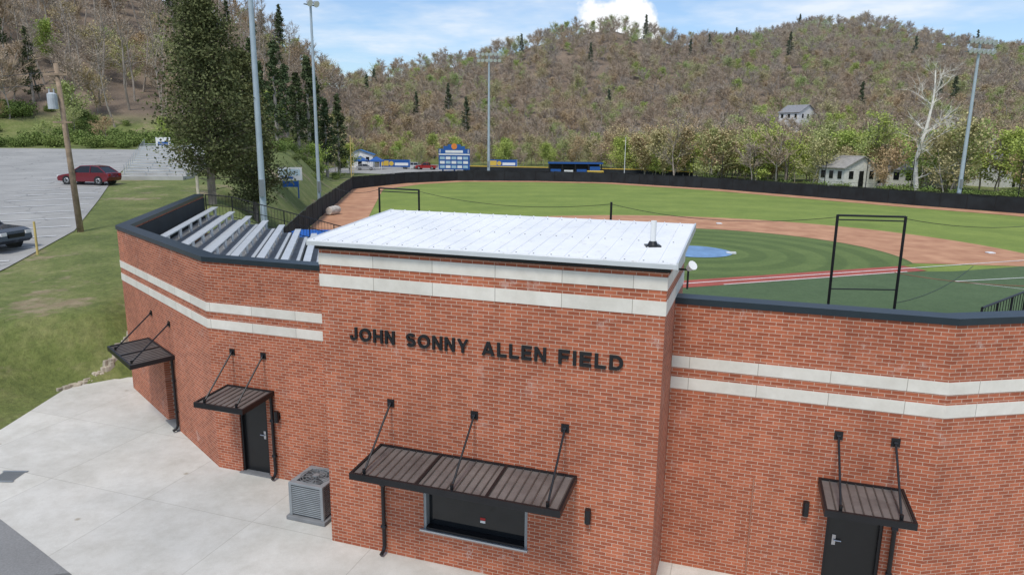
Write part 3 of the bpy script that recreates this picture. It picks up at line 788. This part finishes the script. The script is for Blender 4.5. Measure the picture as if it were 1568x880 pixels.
mb.box(-1.25,1.25,-.08,.08,1.6,2.95,0); mb.box(-1.1,1.1,-.095,-.082,2.1,2.75,2); mb.box(-.9,.3,-.11,-.1,1.75,1.98,1); mb.obj('sign_panel',[WHITE,SIGNBLUE,mat('sign_pale',(.5,.62,.68),.5)],e)
sx,sy=-48.5,99; e=empty('banner_sign',(sx,sy,hgt(sx,sy))); mb=MB(); mb.box(-1,1,-.05,.05,.6,2.0,0); mb.cyl((-.9,0,-.2),(-.9,0,2),.05,None,6,1);mb.cyl((.9,0,-.2),(.9,0,2),.05,None,6,1);mb.box(-.7,.7,-.07,-.055,.9,1.4,1); mb.obj('banner',[WHITE,SIGNBLUE],e)

e=empty('hillside_bleachers'); mb=MB(); rl=MB()
for k in range(14):
    y=62+2.3*k; z=hgt(-33,62)+.08+.16*k; xl=-34.6-.43*(y-62)*1.05; xr=-29.2-.33*(y-62)
    mb.hexa([(xl,y,z-2.2),(xr,y+.6,z-2.2),(xr,y+2.9,z-2.2),(xl,y+2.3,z-2.2),(xl,y,z+.22),(xr,y+.6,z+.22),(xr,y+2.9,z+.22),(xl,y+2.3,z+.22)])
    rl.hexa([(xl+.3,y+.7,z+.5),(xr-.3,y+1.3,z+.5),(xr-.3,y+1.6,z+.5),(xl+.3,y+1.0,z+.5),(xl+.3,y+.7,z+.56),(xr-.3,y+1.3,z+.56),(xr-.3,y+1.6,z+.56),(xl+.3,y+1.0,z+.56)])
    for t in (.02,.35,.68,.98):
        x=xl+(xr-xl)*t; rl.cyl((x,y+.9+.6*t,z+.2),(x,y+.9+.6*t,z+(1.15 if t in(.02,.98) else .5)),.03,None,5)
mb.obj('concrete_steps',mat('terrace_concrete',(.46,.45,.42),.9,0,.15,.6),e); rl.obj('benches_and_rails',GALV,e)

e=empty('scoreboard',(-12.2,147,0)); mb=MB()
W_=3.2
for x in (-2.4,0,2.4): mb.box(x-.15,x+.15,.1,.4,0,5.6,0)
mb.box(-W_,W_,-.15,.1,1.7,5.9,0)
mb.box(-2.2,2.2,-.15,.1,5.9,6.45,0); mb.box(-1.3,1.3,-.15,.1,6.45,6.8,0)
mb.box(-W_,W_,-.2,-.152,4.65,4.9,1)
for r in range(3):
    for c in range(5):
        mb.box(-2.95+c*1.2,-2.95+c*1.2+.98,-.19,-.152,2.0+r*.88,2.0+r*.88+.55,1 if (r+c)%2 else 2)
mb.box(-1.8,1.8,-.19,-.152,5.1,5.6,1); mb.cyl((0,-.2,6.4),(0,-.15,6.4),.6,.6,20,3)
for k in range(5):
    for sx in (-1,1): mb.box(sx*(2.9)-.12,sx*2.9+.12,-.19,-.152,5.1+k*.14,5.18+k*.14,1)
mb.box(-2.2,2.2,-.3,.2,0,1.4,0)
mb.obj('board',[SIGNBLUE,WHITE,mat('score_panel',(.35,.5,.6),.5),ORANGE],e)
mb=MB(); 
P=[V(-12,170,0),V(10,166,0),V(30,160,0),V(38,150,0)]
for a,b in zip(P[:-1],P[1:]):
    n=8
    for k in range(n):
        p=a.lerp(b,k/n);q=a.lerp(b,(k+1)/n)
        mb.hexa([p,q,q+V(0,.05,0),p+V(0,.05,0),p+V(0,0,1.5),q+V(0,0,1.5),q+V(0,.05,1.5),p+V(0,.05,1.5)],0)
        mb.hexa([p+V(0,-.03,1.5),q+V(0,-.03,1.5),q+V(0,.1,1.5),p+V(0,.1,1.5),p+V(0,-.03,1.68),q+V(0,-.03,1.68),q+V(0,.1,1.68),p+V(0,.1,1.68)],1)
mb.obj('yellow_capped_fence',[SCREEN,YEL])
e=empty('pavilion',(13.8,158,0)); mb=MB()
mb.box(-6,6,0,4,2.9,3.15,0); mb.box(-6.1,6.1,-.15,-.02,2.75,3.1,1)
for x in (-5.8,-2.9,0,2.9,5.8): mb.box(x-.12,x+.12,0,.25,0,2.9,0)
mb.box(-5.8,5.8,3.8,4,0,2.9,0); mb.box(-5.5,-3.2,-.05,0,0,1.6,1); mb.box(.3,2.5,-.05,0,0,1.6,1)
mb.box(-2.5,-.5,-.06,0,.2,1.4,2); mb.box(3.2,5.5,-.06,0,.8,2.2,1)
mb.obj('pavilion_structure',[BLACK,SIGNBLUE,WHITE],e)
mb=MB(); mb.box(9,15.5,153,154.2,0,1.1,0); mb.box(16,19.5,153,154.5,.0,1.5,0); mb.box(10,11,152.9,153.0,.3,.9,1); mb.obj('equipment_crates',[YEL,BLACK],None,bevel=.05)
for (x,y,w_) in ((-31,186,8),(-3.0,196,8)):
    e=empty('mural_banner',(x,y,0)); mb=MB(); mb.box(-w_/2,w_/2,0,.1,.5,2.4,0); mb.box(-w_/2+.4,-w_/2+2.4,-.03,-.005,.8,2.1,1); mb.box(0,w_/2-.5,-.03,-.005,.9,1.6,2); mb.cyl((-w_/2+3.1,-.03,1.4),(-w_/2+3.1,-.005,1.4),.6,.6,14,1)
    for x2 in (-w_/2,w_/2): mb.cyl((x2,.05,0),(x2,.05,2.5),.06,None,6,2)
    mb.obj('banner_panel',[SIGNBLUE,YEL,WHITE],e)
for (x,y) in ((-35,182),(-39.5,184)):
    e=empty('canopy_tent',(x,y,0)); mb=MB()
    for sx in (-1.5,1.5):
        for sy in (-1.5,1.5): mb.cyl((sx,sy,0),(sx,sy,2.2),.05,None,6,1)
    c=[(-1.7,-1.7,2.2),(1.7,-1.7,2.2),(1.7,1.7,2.2),(-1.7,1.7,2.2)]
    for k in range(4): mb.face([c[k],c[(k+1)%4],(0,0,3.3)]); 
    for k in range(4):
        p,q=c[k],c[(k+1)%4]; mb.face([p,q,(q[0],q[1],1.95),(p[0],p[1],1.95)])
    mb.obj('canopy',[SIGNBLUE,WHITE],e)

# ------------------------------------------------------------------ vehicles
def paint(n,c): 
    m=mat(n,c,.25,.2,.05); m.node_tree.nodes['Principled BSDF'].inputs['Coat Weight'].default_value=.6; return m
def vehicle(name,kind,x,y,head,col,sc=1):
    e=empty(name,(x,y,hgt(x,y)),head); P=paint(name+'_paint',col)
    dx=math.cos(head)*1.5;dy=math.sin(head)*1.5
    e.rotation_euler[1]=-math.atan2(hgt(x+dx,y+dy)-hgt(x-dx,y-dy),3.0)
    e.scale=(sc,)*3
    if kind=='car':
        prof=[(-2.2,.35),(-2.28,.62),(-2.22,.92),(-1.95,.98),(-.2,.97),(.75,.95),(1.7,.80),(2.15,.68),(2.25,.5),(2.2,.28),(1.85,.24),(-1.85,.24)]
        gl=[(-2.0,.96),(-1.35,1.42),(-.6,1.50),(.2,1.46),(1.05,.93)]; Wd=.88; wr=.33; wx=(-1.38,1.38)
    elif kind=='pickup':
        prof=[(-2.75,.5),(-2.8,1.12),(-.75,1.14),(-.6,1.15),(1.05,1.15),(2.4,1.06),(2.72,.95),(2.8,.55),(2.6,.38),(-2.5,.42)]
        gl=[(-.85,1.14),(-.7,1.80),(.35,1.84),(1.25,1.12)]; Wd=.98; wr=.40; wx=(-1.75,1.75)
    else:
        prof=[(-2.3,.4),(-2.35,.75),(-2.3,1.05),(1.1,1.05),(2.1,.95),(2.32,.7),(2.3,.35),(-2.1,.3)]
        gl=[(-2.25,1.04),(-1.95,1.66),(.3,1.72),(1.25,1.03)]; Wd=.93; wr=.37; wx=(-1.4,1.42)
    mb=MB()
    n=len(prof)
    def ring(y,ins): return [(px*(1-.02*ins),y,pz+(-.015*ins if pz>.6 else .01*ins)) for px,pz in prof]
    R=[ring(-Wd,1.6),ring(-Wd*.93,0),ring(Wd*.93,0),ring(Wd,1.6)]
    for A,B in zip(R[:-1],R[1:]):
        for k in range(n): mb.face([A[k],A[(k+1)%n],B[(k+1)%n],B[k]])
    mb.face(R[0]);mb.face(R[-1][::-1])
    mb.obj('body',P,e,bevel=.03)
    g=MB(); top=max(z for _,z in gl); bot=min(z for _,z in gl)
    def gy(z): return Wd*.93-(z-bot)/(top-bot)*.2
    A=[(px,-gy(pz),pz) for px,pz in gl];B=[(px,gy(pz),pz) for px,pz in gl]
    g.face(A);g.face(B[::-1])
    for k in range(len(gl)-1): g.face([A[k],A[k+1],B[k+1],B[k]])
    g.obj('windows',GLASS,e)
    r=MB()
    ups=[p for p in gl if p[1]>bot+.3]
    for (x0,z0),(x1,z1) in zip(ups[:-1],ups[1:]):
        r.hexa([(x0,-gy(z0)-.01,z0),(x1,-gy(z1)-.01,z1),(x1,gy(z1)+.01,z1),(x0,gy(z0)+.01,z0),(x0,-gy(z0)+.03,z0+.05),(x1,-gy(z1)+.03,z1+.05),(x1,gy(z1)-.03,z1+.05),(x0,gy(z0)-.03,z0+.05)])
    for sy in (-1,1):
        for (x0,z0),(x1,z1) in ((gl[0],gl[1]),(gl[-1],gl[-2])):
            r.cyl((x0,sy*(gy(z0)),z0),(x1,sy*(gy(z1)),z1+.02),.045,.04,6)
        xm=(gl[1][0]+gl[-2][0])/2; r.cyl((xm-.1,sy*gy(bot),bot),(xm-.1,sy*gy(top),top),.04,.04,6)
        r.box(gl[-1][0]-.55,gl[-1][0]-.35,sy*(Wd+.08)-.08,sy*(Wd+.08)+.08,bot,bot+.14)
    r.obj('roof_and_pillars',P,e)
    wm=MB()
    for px in wx:
        for sy in (-1,1):
            wm.cyl((px,sy*(Wd-.20),wr),(px,sy*(Wd+.015),wr),wr,wr,22,0); wm.cyl((px,sy*(Wd+.016),wr),(px,sy*(Wd+.03),wr),wr*.62,wr*.55,16,1)
            for k in range(5):
                t=2*math.pi*k/5; wm.cyl((px,sy*(Wd+.035),wr),(px+wr*.5*math.cos(t),sy*(Wd+.035),wr+wr*.5*math.sin(t)),.03,.03,5,0)
            wm.cyl((px,sy*(Wd-.22),wr),(px,sy*(Wd+.004),wr),wr*1.13,wr*1.13,22,2)
    wm.obj('wheels',[RUBBER,CHROME,BLACK],e)
    lm=MB(); xf=max(p[0] for p in prof);xb=min(p[0] for p in prof); zl=.66 if kind=='car' else .85
    for sy in (-1,1):
        lm.box(xf-.16,xf+.005,sy*Wd*.72-.16,sy*Wd*.72+.16,zl-.07,zl+.07,0); lm.box(xb-.005,xb+.14,sy*Wd*.75-.14,sy*Wd*.75+.14,zl+.05,zl+.22,1)
    lm.box(xf-.1,xf+.012,-.45,.45,zl-.2,zl-.02,2); lm.obj('lights_and_grille',[WHITE,REDL,BLACK],e)
vehicle('parked_car','car',-34.9,58.3,math.radians(180-6),(.16,.008,.02),1.0)
vehicle('parked_pickup_truck','pickup',-26.3,33.4,math.radians(-8),(.012,.015,.022),1)
vehicle('parked_pickup_truck','pickup',-22.5,184,math.radians(170),(.35,.02,.02),1)
vehicle('parked_suv','suv',-51,216,math.radians(5),(.02,.025,.04),1)
vehicle('parked_suv','suv',-44,205,math.radians(15),(.35,.36,.38),1)
vehicle('parked_car','car',-37,178,math.radians(8),(.4,.4,.42),1)
vehicle('parked_suv','suv',-27,187,math.radians(175),(.6,.6,.6),1)
vehicle('parked_car','car',67,128,math.radians(30),(.5,.5,.52),1)
vehicle('parked_car','car',73,132,math.radians(30),(.06,.07,.09),1)
HOUSES=[]
def house(x,y,w_,d_,h,yaw,wall,roof,rise=None,name='house'):
    HOUSES.append((x,y))
    e=empty(name,(x,y,hgt(x,y)),yaw); rise=rise or w_*.25
    mb=MB(); mb.box(-w_/2,w_/2,-d_/2,d_/2,-3,h); 
    for sy in (-1,1): mb.face([(-w_/2,sy*d_/2,h),(w_/2,sy*d_/2,h),(0,sy*d_/2,h+rise)])
    mb.obj('walls',wall,e)
    mb=MB(); o=.4
    for sx in (-1,1):
        zz1=h-rise*o/(w_/2)
        mb.hexa([(0,-d_/2-o,h+rise),(sx*(w_/2+o),-d_/2-o,zz1),(sx*(w_/2+o),d_/2+o,zz1),(0,d_/2+o,h+rise),(0,-d_/2-o,h+rise+.15),(sx*(w_/2+o),-d_/2-o,zz1+.15),(sx*(w_/2+o),d_/2+o,zz1+.15),(0,d_/2+o,h+rise+.15)])
    mb.obj('roof',roof,e)
    mb=MB()
    for sy in (-1,1):
        for k in (-.3,0,.3): mb.box(k*w_-.45,k*w_+.45,sy*(d_/2+.02)-.03,sy*(d_/2+.02)+.03,h-1.9,h-.6)
    for sx in (-1,1):
        for k in (-.33,0,.33): mb.box(sx*(w_/2+.02)-.03,sx*(w_/2+.02)+.03,k*d_-.45,k*d_+.45,h-1.9,h-.6)
    mb.box(-.5,.5,-d_/2-.06,-d_/2-.01,0,2.1)
    mb.obj('windows',GLASS,e)
WALLC=mat('cream_siding',(.64,.63,.56),.7);WALLW=mat('white_siding',(.72,.72,.71),.6)
SHIN=mat('grey_shingle',(.24,.24,.25),.9,0,.2,2);SHIN2=mat('brown_shingle',(.32,.30,.27),.9,0,.2,2)
house(57.5,122,7,6,4.0,.3,WALLC,SHIN2); house(76,135,8,7,4.8,-.2,WALLW,SHIN); house(95,140,8,7,5.2,.5,WALLW,SHIN)
house(112,172,9,7,7,.4,WALLW,SHIN); house(70,128,6,6,3.6,.8,WALLC,SHIN)
house(99,252,10,8,6,.6,WALLW,SHIN); house(141,232,10,8,6,-.3,WALLC,SHIN2)
nhs=5
house(-42,196,7,5,3.4,.1,WALLW,mat('blue_roof',(.03,.14,.35),.6),1.2,'concession_stand')

# ------------------------------------------------------------------ trees
def leafmat(name,stops,trans=.0,rw=.55,haze=.30):
    m,nt,b=nmat(name)
    oi=N(nt,'ShaderNodeObjectInfo')
    ln_=noise(nt,oi.outputs['Location'],.02,2,.6)
    k=math_(nt,'ADD',math_(nt,'MULTIPLY',oi.outputs['Random'],rw),math_(nt,'MULTIPLY',math_(nt,'SUBTRACT',ln_,.3),1.15))
    c=ramp(nt,k,stops)
    isl=N(nt,'ShaderNodeNewGeometry').outputs['Random Per Island']
    c=mixc(nt,1,c,ramp(nt,isl,[(0,(.75,.75,.75)),(1,(1.25,1.25,1.2))]),'MULTIPLY')
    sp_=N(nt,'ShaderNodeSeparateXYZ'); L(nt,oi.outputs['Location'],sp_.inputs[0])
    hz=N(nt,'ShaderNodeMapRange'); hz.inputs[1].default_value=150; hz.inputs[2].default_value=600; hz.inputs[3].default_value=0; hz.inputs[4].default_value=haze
    L(nt,sp_.outputs[1],hz.inputs[0]); c=mixc(nt,hz.outputs[0],c,(.40,.42,.45))  # aerial haze painted into the foliage colour: farther trees turn blue-grey
    L(nt,c,b.inputs['Base Color']); b.inputs['Roughness'].default_value=.9; b.inputs['Specular IOR Level'].default_value=.2
    if trans:
        tr=N(nt,'ShaderNodeBsdfTranslucent'); L(nt,c,tr.inputs[0]); ms=N(nt,'ShaderNodeMixShader'); ms.inputs[0].default_value=trans
        out=nt.nodes['Material Output']; L(nt,b.outputs[0],ms.inputs[1]); L(nt,tr.outputs[0],ms.inputs[2]); L(nt,ms.outputs[0],out.inputs[0])
    return m
BARK=mat('grey_bark',(.26,.215,.175),.9,0,.3,1.5)
BARKW=mat('sycamore_bark',(.62,.59,.52),.9,0,.25,1.2)
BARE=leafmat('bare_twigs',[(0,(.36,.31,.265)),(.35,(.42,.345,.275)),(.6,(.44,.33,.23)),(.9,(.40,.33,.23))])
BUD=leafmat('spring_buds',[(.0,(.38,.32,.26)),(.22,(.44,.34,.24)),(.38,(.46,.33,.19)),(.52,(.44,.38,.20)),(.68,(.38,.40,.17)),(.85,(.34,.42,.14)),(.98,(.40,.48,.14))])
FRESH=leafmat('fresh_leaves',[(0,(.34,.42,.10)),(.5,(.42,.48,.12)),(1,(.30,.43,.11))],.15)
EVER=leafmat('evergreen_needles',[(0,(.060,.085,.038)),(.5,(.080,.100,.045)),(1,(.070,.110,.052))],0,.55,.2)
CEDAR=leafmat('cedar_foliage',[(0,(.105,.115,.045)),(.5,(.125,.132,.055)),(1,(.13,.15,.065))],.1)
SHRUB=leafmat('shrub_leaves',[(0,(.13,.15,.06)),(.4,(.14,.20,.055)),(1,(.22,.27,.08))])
def leaf(mb,p,s,rn,m=1):
    a=Vector((rn.gauss(0,1),rn.gauss(0,1),rn.gauss(0,1))).normalized(); b=a.orthogonal().normalized()
    if rn.random()<.5: b=a.cross(b)
    s1=s*rn.uniform(.6,1.2); s2=s*rn.uniform(.4,.8)
    i=len(mb.v); mb.v+=[tuple(p-a*s1),tuple(p+b*s2),tuple(p+a*s1),tuple(p-b*s2)]
    mb.f.append((i,i+1,i+2,i+3)); mb.m.append(m); mb.uv.append(None)
def ribbonseg(mb,p,q,w_,rn,m=0):
    d=(q-p); n=d.cross(Vector((rn.gauss(0,1),rn.gauss(0,1),rn.gauss(0,1)))); 
    if n.length<1e-6:return
    n=n.normalized()*w_
    i=len(mb.v); mb.v+=[tuple(p-n),tuple(p+n),tuple(q)]; mb.f.append((i,i+1,i+2)); mb.m.append(m); mb.uv.append(None)
def decid(seed,h,spread,nl,ls,tw=.03,clear=.3,r=.02,rib=2,rm=0,lite=False,jit=.25):
    rn=random.Random(seed); mb=MB()
    def grow(p,d,ln_,rad,lev,n):
        q=p
        for k in range(n):
            d2=(d+Vector((rn.gauss(0,.12),rn.gauss(0,.12),rn.gauss(0,.06)+(.05 if lev else .02)))).normalized()
            e=q+d2*(ln_/n); r0=rad*(1-.8*k/n); r1=rad*(1-.8*(k+1)/n)
            if lite and lev==2: ribbonseg(mb,q,e,max(r0,.03),rn,rm)
            else: mb.cyl(q,e,r0,r1,(6 if not lite else 4) if lev==0 else 3,0,False)
            q2=e; fr_=(k+1)/n
            if lev==0 and fr_>clear:
                for _ in range(rn.choice((2,3,3))):
                    t=rn.uniform(0,2*math.pi); up=rn.uniform(.35,1.1)
                    dd=Vector((math.cos(t),math.sin(t),up)).normalized()
                    prof=math.sin(math.pi*min(1,max(.12,(fr_-clear)/(1.12-clear)*.85+.22))) if lite else (1.25-.75*fr_)
                    grow(q.lerp(e,rn.random()),dd,spread*h*rn.uniform(.7,1.1)*prof,rad*(1-.75*fr_)*.55,1,3)
            elif lev==1:
                for _ in range(2+(k==n-1)):
                    dd=(d2+Vector((rn.gauss(0,.55),rn.gauss(0,.55),rn.gauss(.15,.4)))).normalized()
                    grow(q.lerp(e,rn.random()),dd,ln_*rn.uniform(.35,.6),max(rad*.4,.015),2,2 if not lite else 1)
            elif lev==2:
                for _ in range(rib*(2 if lite else 1)):
                    dd=(d2+Vector((rn.gauss(0,.7),rn.gauss(0,.7),rn.gauss(.1,.5)))).normalized()
                    t_=e+dd*ln_*rn.uniform(.5,1.0); ribbonseg(mb,q.lerp(e,rn.random()),t_,tw,rn,rm)
                    for _ in range(nl):
                        leaf(mb,q.lerp(t_,rn.random())+Vector((rn.gauss(0,jit),rn.gauss(0,jit),rn.gauss(0,jit))),ls,rn)
            q=q2; d=d2
    grow(Vector((0,0,-.4)),Vector((rn.gauss(0,.03),rn.gauss(0,.03),1)),h*(.95 if not lite else .8),h*r,0,7)
    return mb
def conifer(seed,h,w_,nb,cl,ls,base=.12,shape=1.0,per=5,irr=0):
    rn=random.Random(seed); mb=MB()
    mb.cyl((0,0,-.4),(0,0,h*.5),h*.022,h*.014,7,0,False); mb.cyl((0,0,h*.5),(0,0,h*.97),h*.014,.02,5,0,False)
    ph=rn.uniform(0,6)
    for k in range(nb):
        z=h*(base+(1-base)*(k/nb)**.95); fr_=(z/h-base)/(1-base)
        t=rn.uniform(0,2*math.pi)
        Rr=w_*(( (1-fr_)**shape)*.93+.07)*rn.uniform(.6,1.12)*min(1,.5+fr_*4)*(1+irr*math.sin(2*t+ph+fr_*7)+irr*.7*math.sin(5*t+fr_*17))
        d=Vector((math.cos(t),math.sin(t),rn.uniform(.05,.5)))
        p=Vector((0,0,z)); q=p+d*Rr
        mb.cyl(p,q,.05,.012,3,0,False)
        for j in range(per):
            c=p.lerp(q,(.28+.76*(j+rn.random())/per)); rr=Rr*.10+.14
            for _ in range(cl): leaf(mb,c+Vector((rn.gauss(0,rr),rn.gauss(0,rr),rn.gauss(0,rr*.8))),ls,rn)
    for k in range(18):
        z=h*rn.uniform(.06,base+.05); t=rn.uniform(0,6.28); d=Vector((math.cos(t),math.sin(t),rn.uniform(-.1,.4))); mb.cyl((0,0,z),Vector((0,0,z))+d*w_*rn.uniform(.3,.6),.035,.008,3,0,False)
    return mb
protos=bpy.data.collections.new('forest_tree_types')
def proto(name,mb,mats):
    o=mb.obj(name,mats,link=False); protos.objects.link(o)
BARKF=mat('forest_bark',(.36,.32,.28),.9,0,.3,1)
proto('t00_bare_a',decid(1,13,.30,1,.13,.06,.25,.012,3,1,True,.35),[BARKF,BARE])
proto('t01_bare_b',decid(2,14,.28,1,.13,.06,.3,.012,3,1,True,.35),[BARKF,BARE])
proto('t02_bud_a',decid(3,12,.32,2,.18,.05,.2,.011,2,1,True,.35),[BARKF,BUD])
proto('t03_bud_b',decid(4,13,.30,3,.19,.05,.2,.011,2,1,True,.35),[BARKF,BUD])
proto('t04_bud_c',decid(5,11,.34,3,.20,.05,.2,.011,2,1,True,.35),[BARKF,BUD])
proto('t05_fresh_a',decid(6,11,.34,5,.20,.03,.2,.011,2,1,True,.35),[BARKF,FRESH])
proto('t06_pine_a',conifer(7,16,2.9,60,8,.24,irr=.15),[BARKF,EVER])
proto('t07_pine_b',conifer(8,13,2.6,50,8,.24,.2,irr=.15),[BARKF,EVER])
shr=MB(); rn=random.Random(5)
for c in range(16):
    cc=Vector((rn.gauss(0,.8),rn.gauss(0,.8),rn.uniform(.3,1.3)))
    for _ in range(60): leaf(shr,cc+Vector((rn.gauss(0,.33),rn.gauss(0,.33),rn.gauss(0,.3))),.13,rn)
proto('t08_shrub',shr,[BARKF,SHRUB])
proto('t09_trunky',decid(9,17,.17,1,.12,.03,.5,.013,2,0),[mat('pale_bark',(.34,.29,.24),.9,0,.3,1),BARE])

def scatter(name,pts):
    me=bpy.data.meshes.new(name); me.from_pydata([p[:3] for p in pts],[],[])
    for nm,ty,ix in (('idx','INT',3),('rot','FLOAT',4),('scl','FLOAT',5)):
        a=me.attributes.new(nm,ty,'POINT'); a.data.foreach_set('value',[p[ix] for p in pts])
    o=bpy.data.objects.new(name,me); COL.objects.link(o)
    ng=bpy.data.node_groups.new(name+'_scatter','GeometryNodeTree')
    ng.interface.new_socket('Geometry',in_out='INPUT',socket_type='NodeSocketGeometry'); ng.interface.new_socket('Geometry',in_out='OUTPUT',socket_type='NodeSocketGeometry')
    gi=ng.nodes.new('NodeGroupInput');go=ng.nodes.new('NodeGroupOutput'); ip=ng.nodes.new('GeometryNodeInstanceOnPoints')
    mp=ng.nodes.new('GeometryNodeMeshToPoints')
    ci=ng.nodes.new('GeometryNodeCollectionInfo'); ci.inputs['Collection'].default_value=protos; ci.inputs['Separate Children'].default_value=True; ci.inputs['Reset Children'].default_value=True
    def na(nm,ty):
        n=ng.nodes.new('GeometryNodeInputNamedAttribute'); n.data_type=ty; n.inputs['Name'].default_value=nm
        return [s for s in n.outputs if s.enabled and s.name=='Attribute'][0]
    cx_=ng.nodes.new('ShaderNodeCombineXYZ')
    ng.links.new(gi.outputs[0],mp.inputs['Mesh']); ng.links.new(mp.outputs[0],ip.inputs['Points'])
    ng.links.new(ci.outputs[0],ip.inputs['Instance']); ip.inputs['Pick Instance'].default_value=True
    ng.links.new(na('idx','INT'),ip.inputs['Instance Index']); ng.links.new(na('rot','FLOAT'),cx_.inputs[2]); ng.links.new(cx_.outputs[0],ip.inputs['Rotation'])
    ng.links.new(na('scl','FLOAT'),ip.inputs['Scale']); ng.links.new(ip.outputs[0],go.inputs[0])
    md=o.modifiers.new('scatter','NODES'); md.node_group=ng
    return o
rn=random.Random(11)
def near_house(x,y,back=6,front=30):
    for hx,hy in HOUSES[:nhs]:
        if abs(x/y-hx/hy)<.018+3/hy and hy-front<y<hy+back: return True
    return False
def add(pts,x,y,idx,s): pts.append((x,y,hgt(x,y)-.1,idx,rn.uniform(0,6.28),s))
pts=[]
d=100.0
while d<600:
    spb=6.0+max(0,d-150)*.006
    a=-1.0
    while a<.86:
        sp=spb if a>-.3 else 4.9
        x=a*d+rn.uniform(-.5,.5)*sp; y=d+rn.uniform(-.5,.5)*spb
        t,_=hill_t(x,y); aa=x/y
        lo=.07 if aa<-.35 else .0
        up_house=any(abs(x/y-hx/hy)<.022 and hy-16<y<hy+6 for hx,hy in HOUSES[5:7])
        if t>lo and t<1.01 and not (near_house(x,y) and rn.random()<.75) and not up_house:
            r_=rn.random()
            if aa<-.3: idx=rn.choice((0,9,9,1,9,2)) if r_<.92 else rn.choice((4,5,6))
            else:
                idx=rn.choice((0,1,0,1,2,3,4)) if r_<.91 else (5 if r_<.988 else rn.choice((6,7)))
            add(pts,x,y,idx,rn.uniform(.75,1.1) if aa>-.3 else rn.uniform(.8,1.15))
        a+=sp/d
    d+=spb
scatter('hillside_forest',pts)
nf=len(pts)
pts=[]
for k in range(290):
    a=rn.uniform(.13,.85); x0=I(a,[.13,.2,.3,.45,.6,.85],[170,150,134,119,108,94]); y=x0+rn.uniform(0,50)
    if y<126 and .44<a<.56 and rn.random()<.7: continue
    if near_house(a*y,y,4,40) and rn.random()<.7: continue
    add(pts,a*y,y,rn.choice((1,2,5,4,5,4,5,5,3,3)),rn.uniform(.75,1.25))
for k in range(80):
    a=rn.uniform(-.2,.25); y=rn.uniform(205,234); add(pts,a*y,y,rn.choice((2,3,4,5,5)),rn.uniform(.6,1.0))
for k in range(30):
    a=rn.uniform(-.27,-.12); y=rn.uniform(200,225); add(pts,a*y,y,rn.choice((2,3,5,4)),rn.uniform(.5,.9))
for k in range(18):
    a=rn.uniform(-.95,-.42); y=rn.uniform(112,128); add(pts,a*y,y,rn.choice((4,5,2,2,6)),rn.uniform(.35,.6))
scatter('tree_belt',pts)
pts=[]
for (a,y,s,i) in ((-.245,150,1.05,6),(-.262,140,1.15,7),(-.285,135,1.25,6),(-.30,128,1.1,7),(-.33,120,1.05,6),(-.35,112,1.0,7),(-.275,150,1.2,6),(-.36,125,1.1,6),(-.315,145,1.2,7),(-.23,160,.8,5),(-.25,165,.9,3),(-.34,135,1.1,5),(-.27,128,.7,5)):
    add(pts,a*y,y,i,s)
scatter('pine_grove',pts)
pts=[]
for k in range(170):
    a=rn.uniform(-.95,-.38); y=rn.uniform(107,130); add(pts,a*y,y,8,rn.uniform(.4,1.4))
for k in range(60):
    a=rn.uniform(.25,.85); y=I(a,[.2,.3,.45,.6,.85],[146,132,114,101,86])+rn.uniform(-1,8); add(pts,a*y,y,8,rn.uniform(.5,1.2))
for k in range(50):
    a=rn.uniform(-.42,-.25); y=rn.uniform(100,150); add(pts,a*y,y,8,rn.uniform(.4,1))
scatter('undergrowth',pts)
def tree(name,mb,mats,x,y,rot=0,s=1):
    o=mb.obj(name,mats); o.location=(x,y,hgt(x,y)-.1); o.rotation_euler[2]=rot; o.scale=(s,s,s); return o
tree('cedar_tree',conifer(21,13.4,3.8,260,14,.115,.15,.55,7,.18),[BARK,CEDAR],-20.7,48.5)
tree('cedar_tree',conifer(22,9.0,2.5,140,13,.12,.16,.6,6,.18),[BARK,CEDAR],-20.0,54.5)
tree('cedar_tree',conifer(23,11.5,2.8,150,10,.16,.13,.6,6,.15),[BARK,CEDAR],-25.6,68)
tree('sycamore_tree',decid(31,22,.27,0,.2,.03,.2,.018),[BARKW,BUD],63,110)
tree('sycamore_tree',decid(32,15,.27,1,.14,.03,.25,.012),[BARK,BUD],31.5,138)
tree('willow_tree',decid(33,15,.30,5,.17,.025,.2,.02),[BARK,FRESH],66,130)
tree('budding_tree',decid(34,13,.30,4,.17,.025,.2,.02),[BARK,FRESH],50,131)
print('instances',nf)
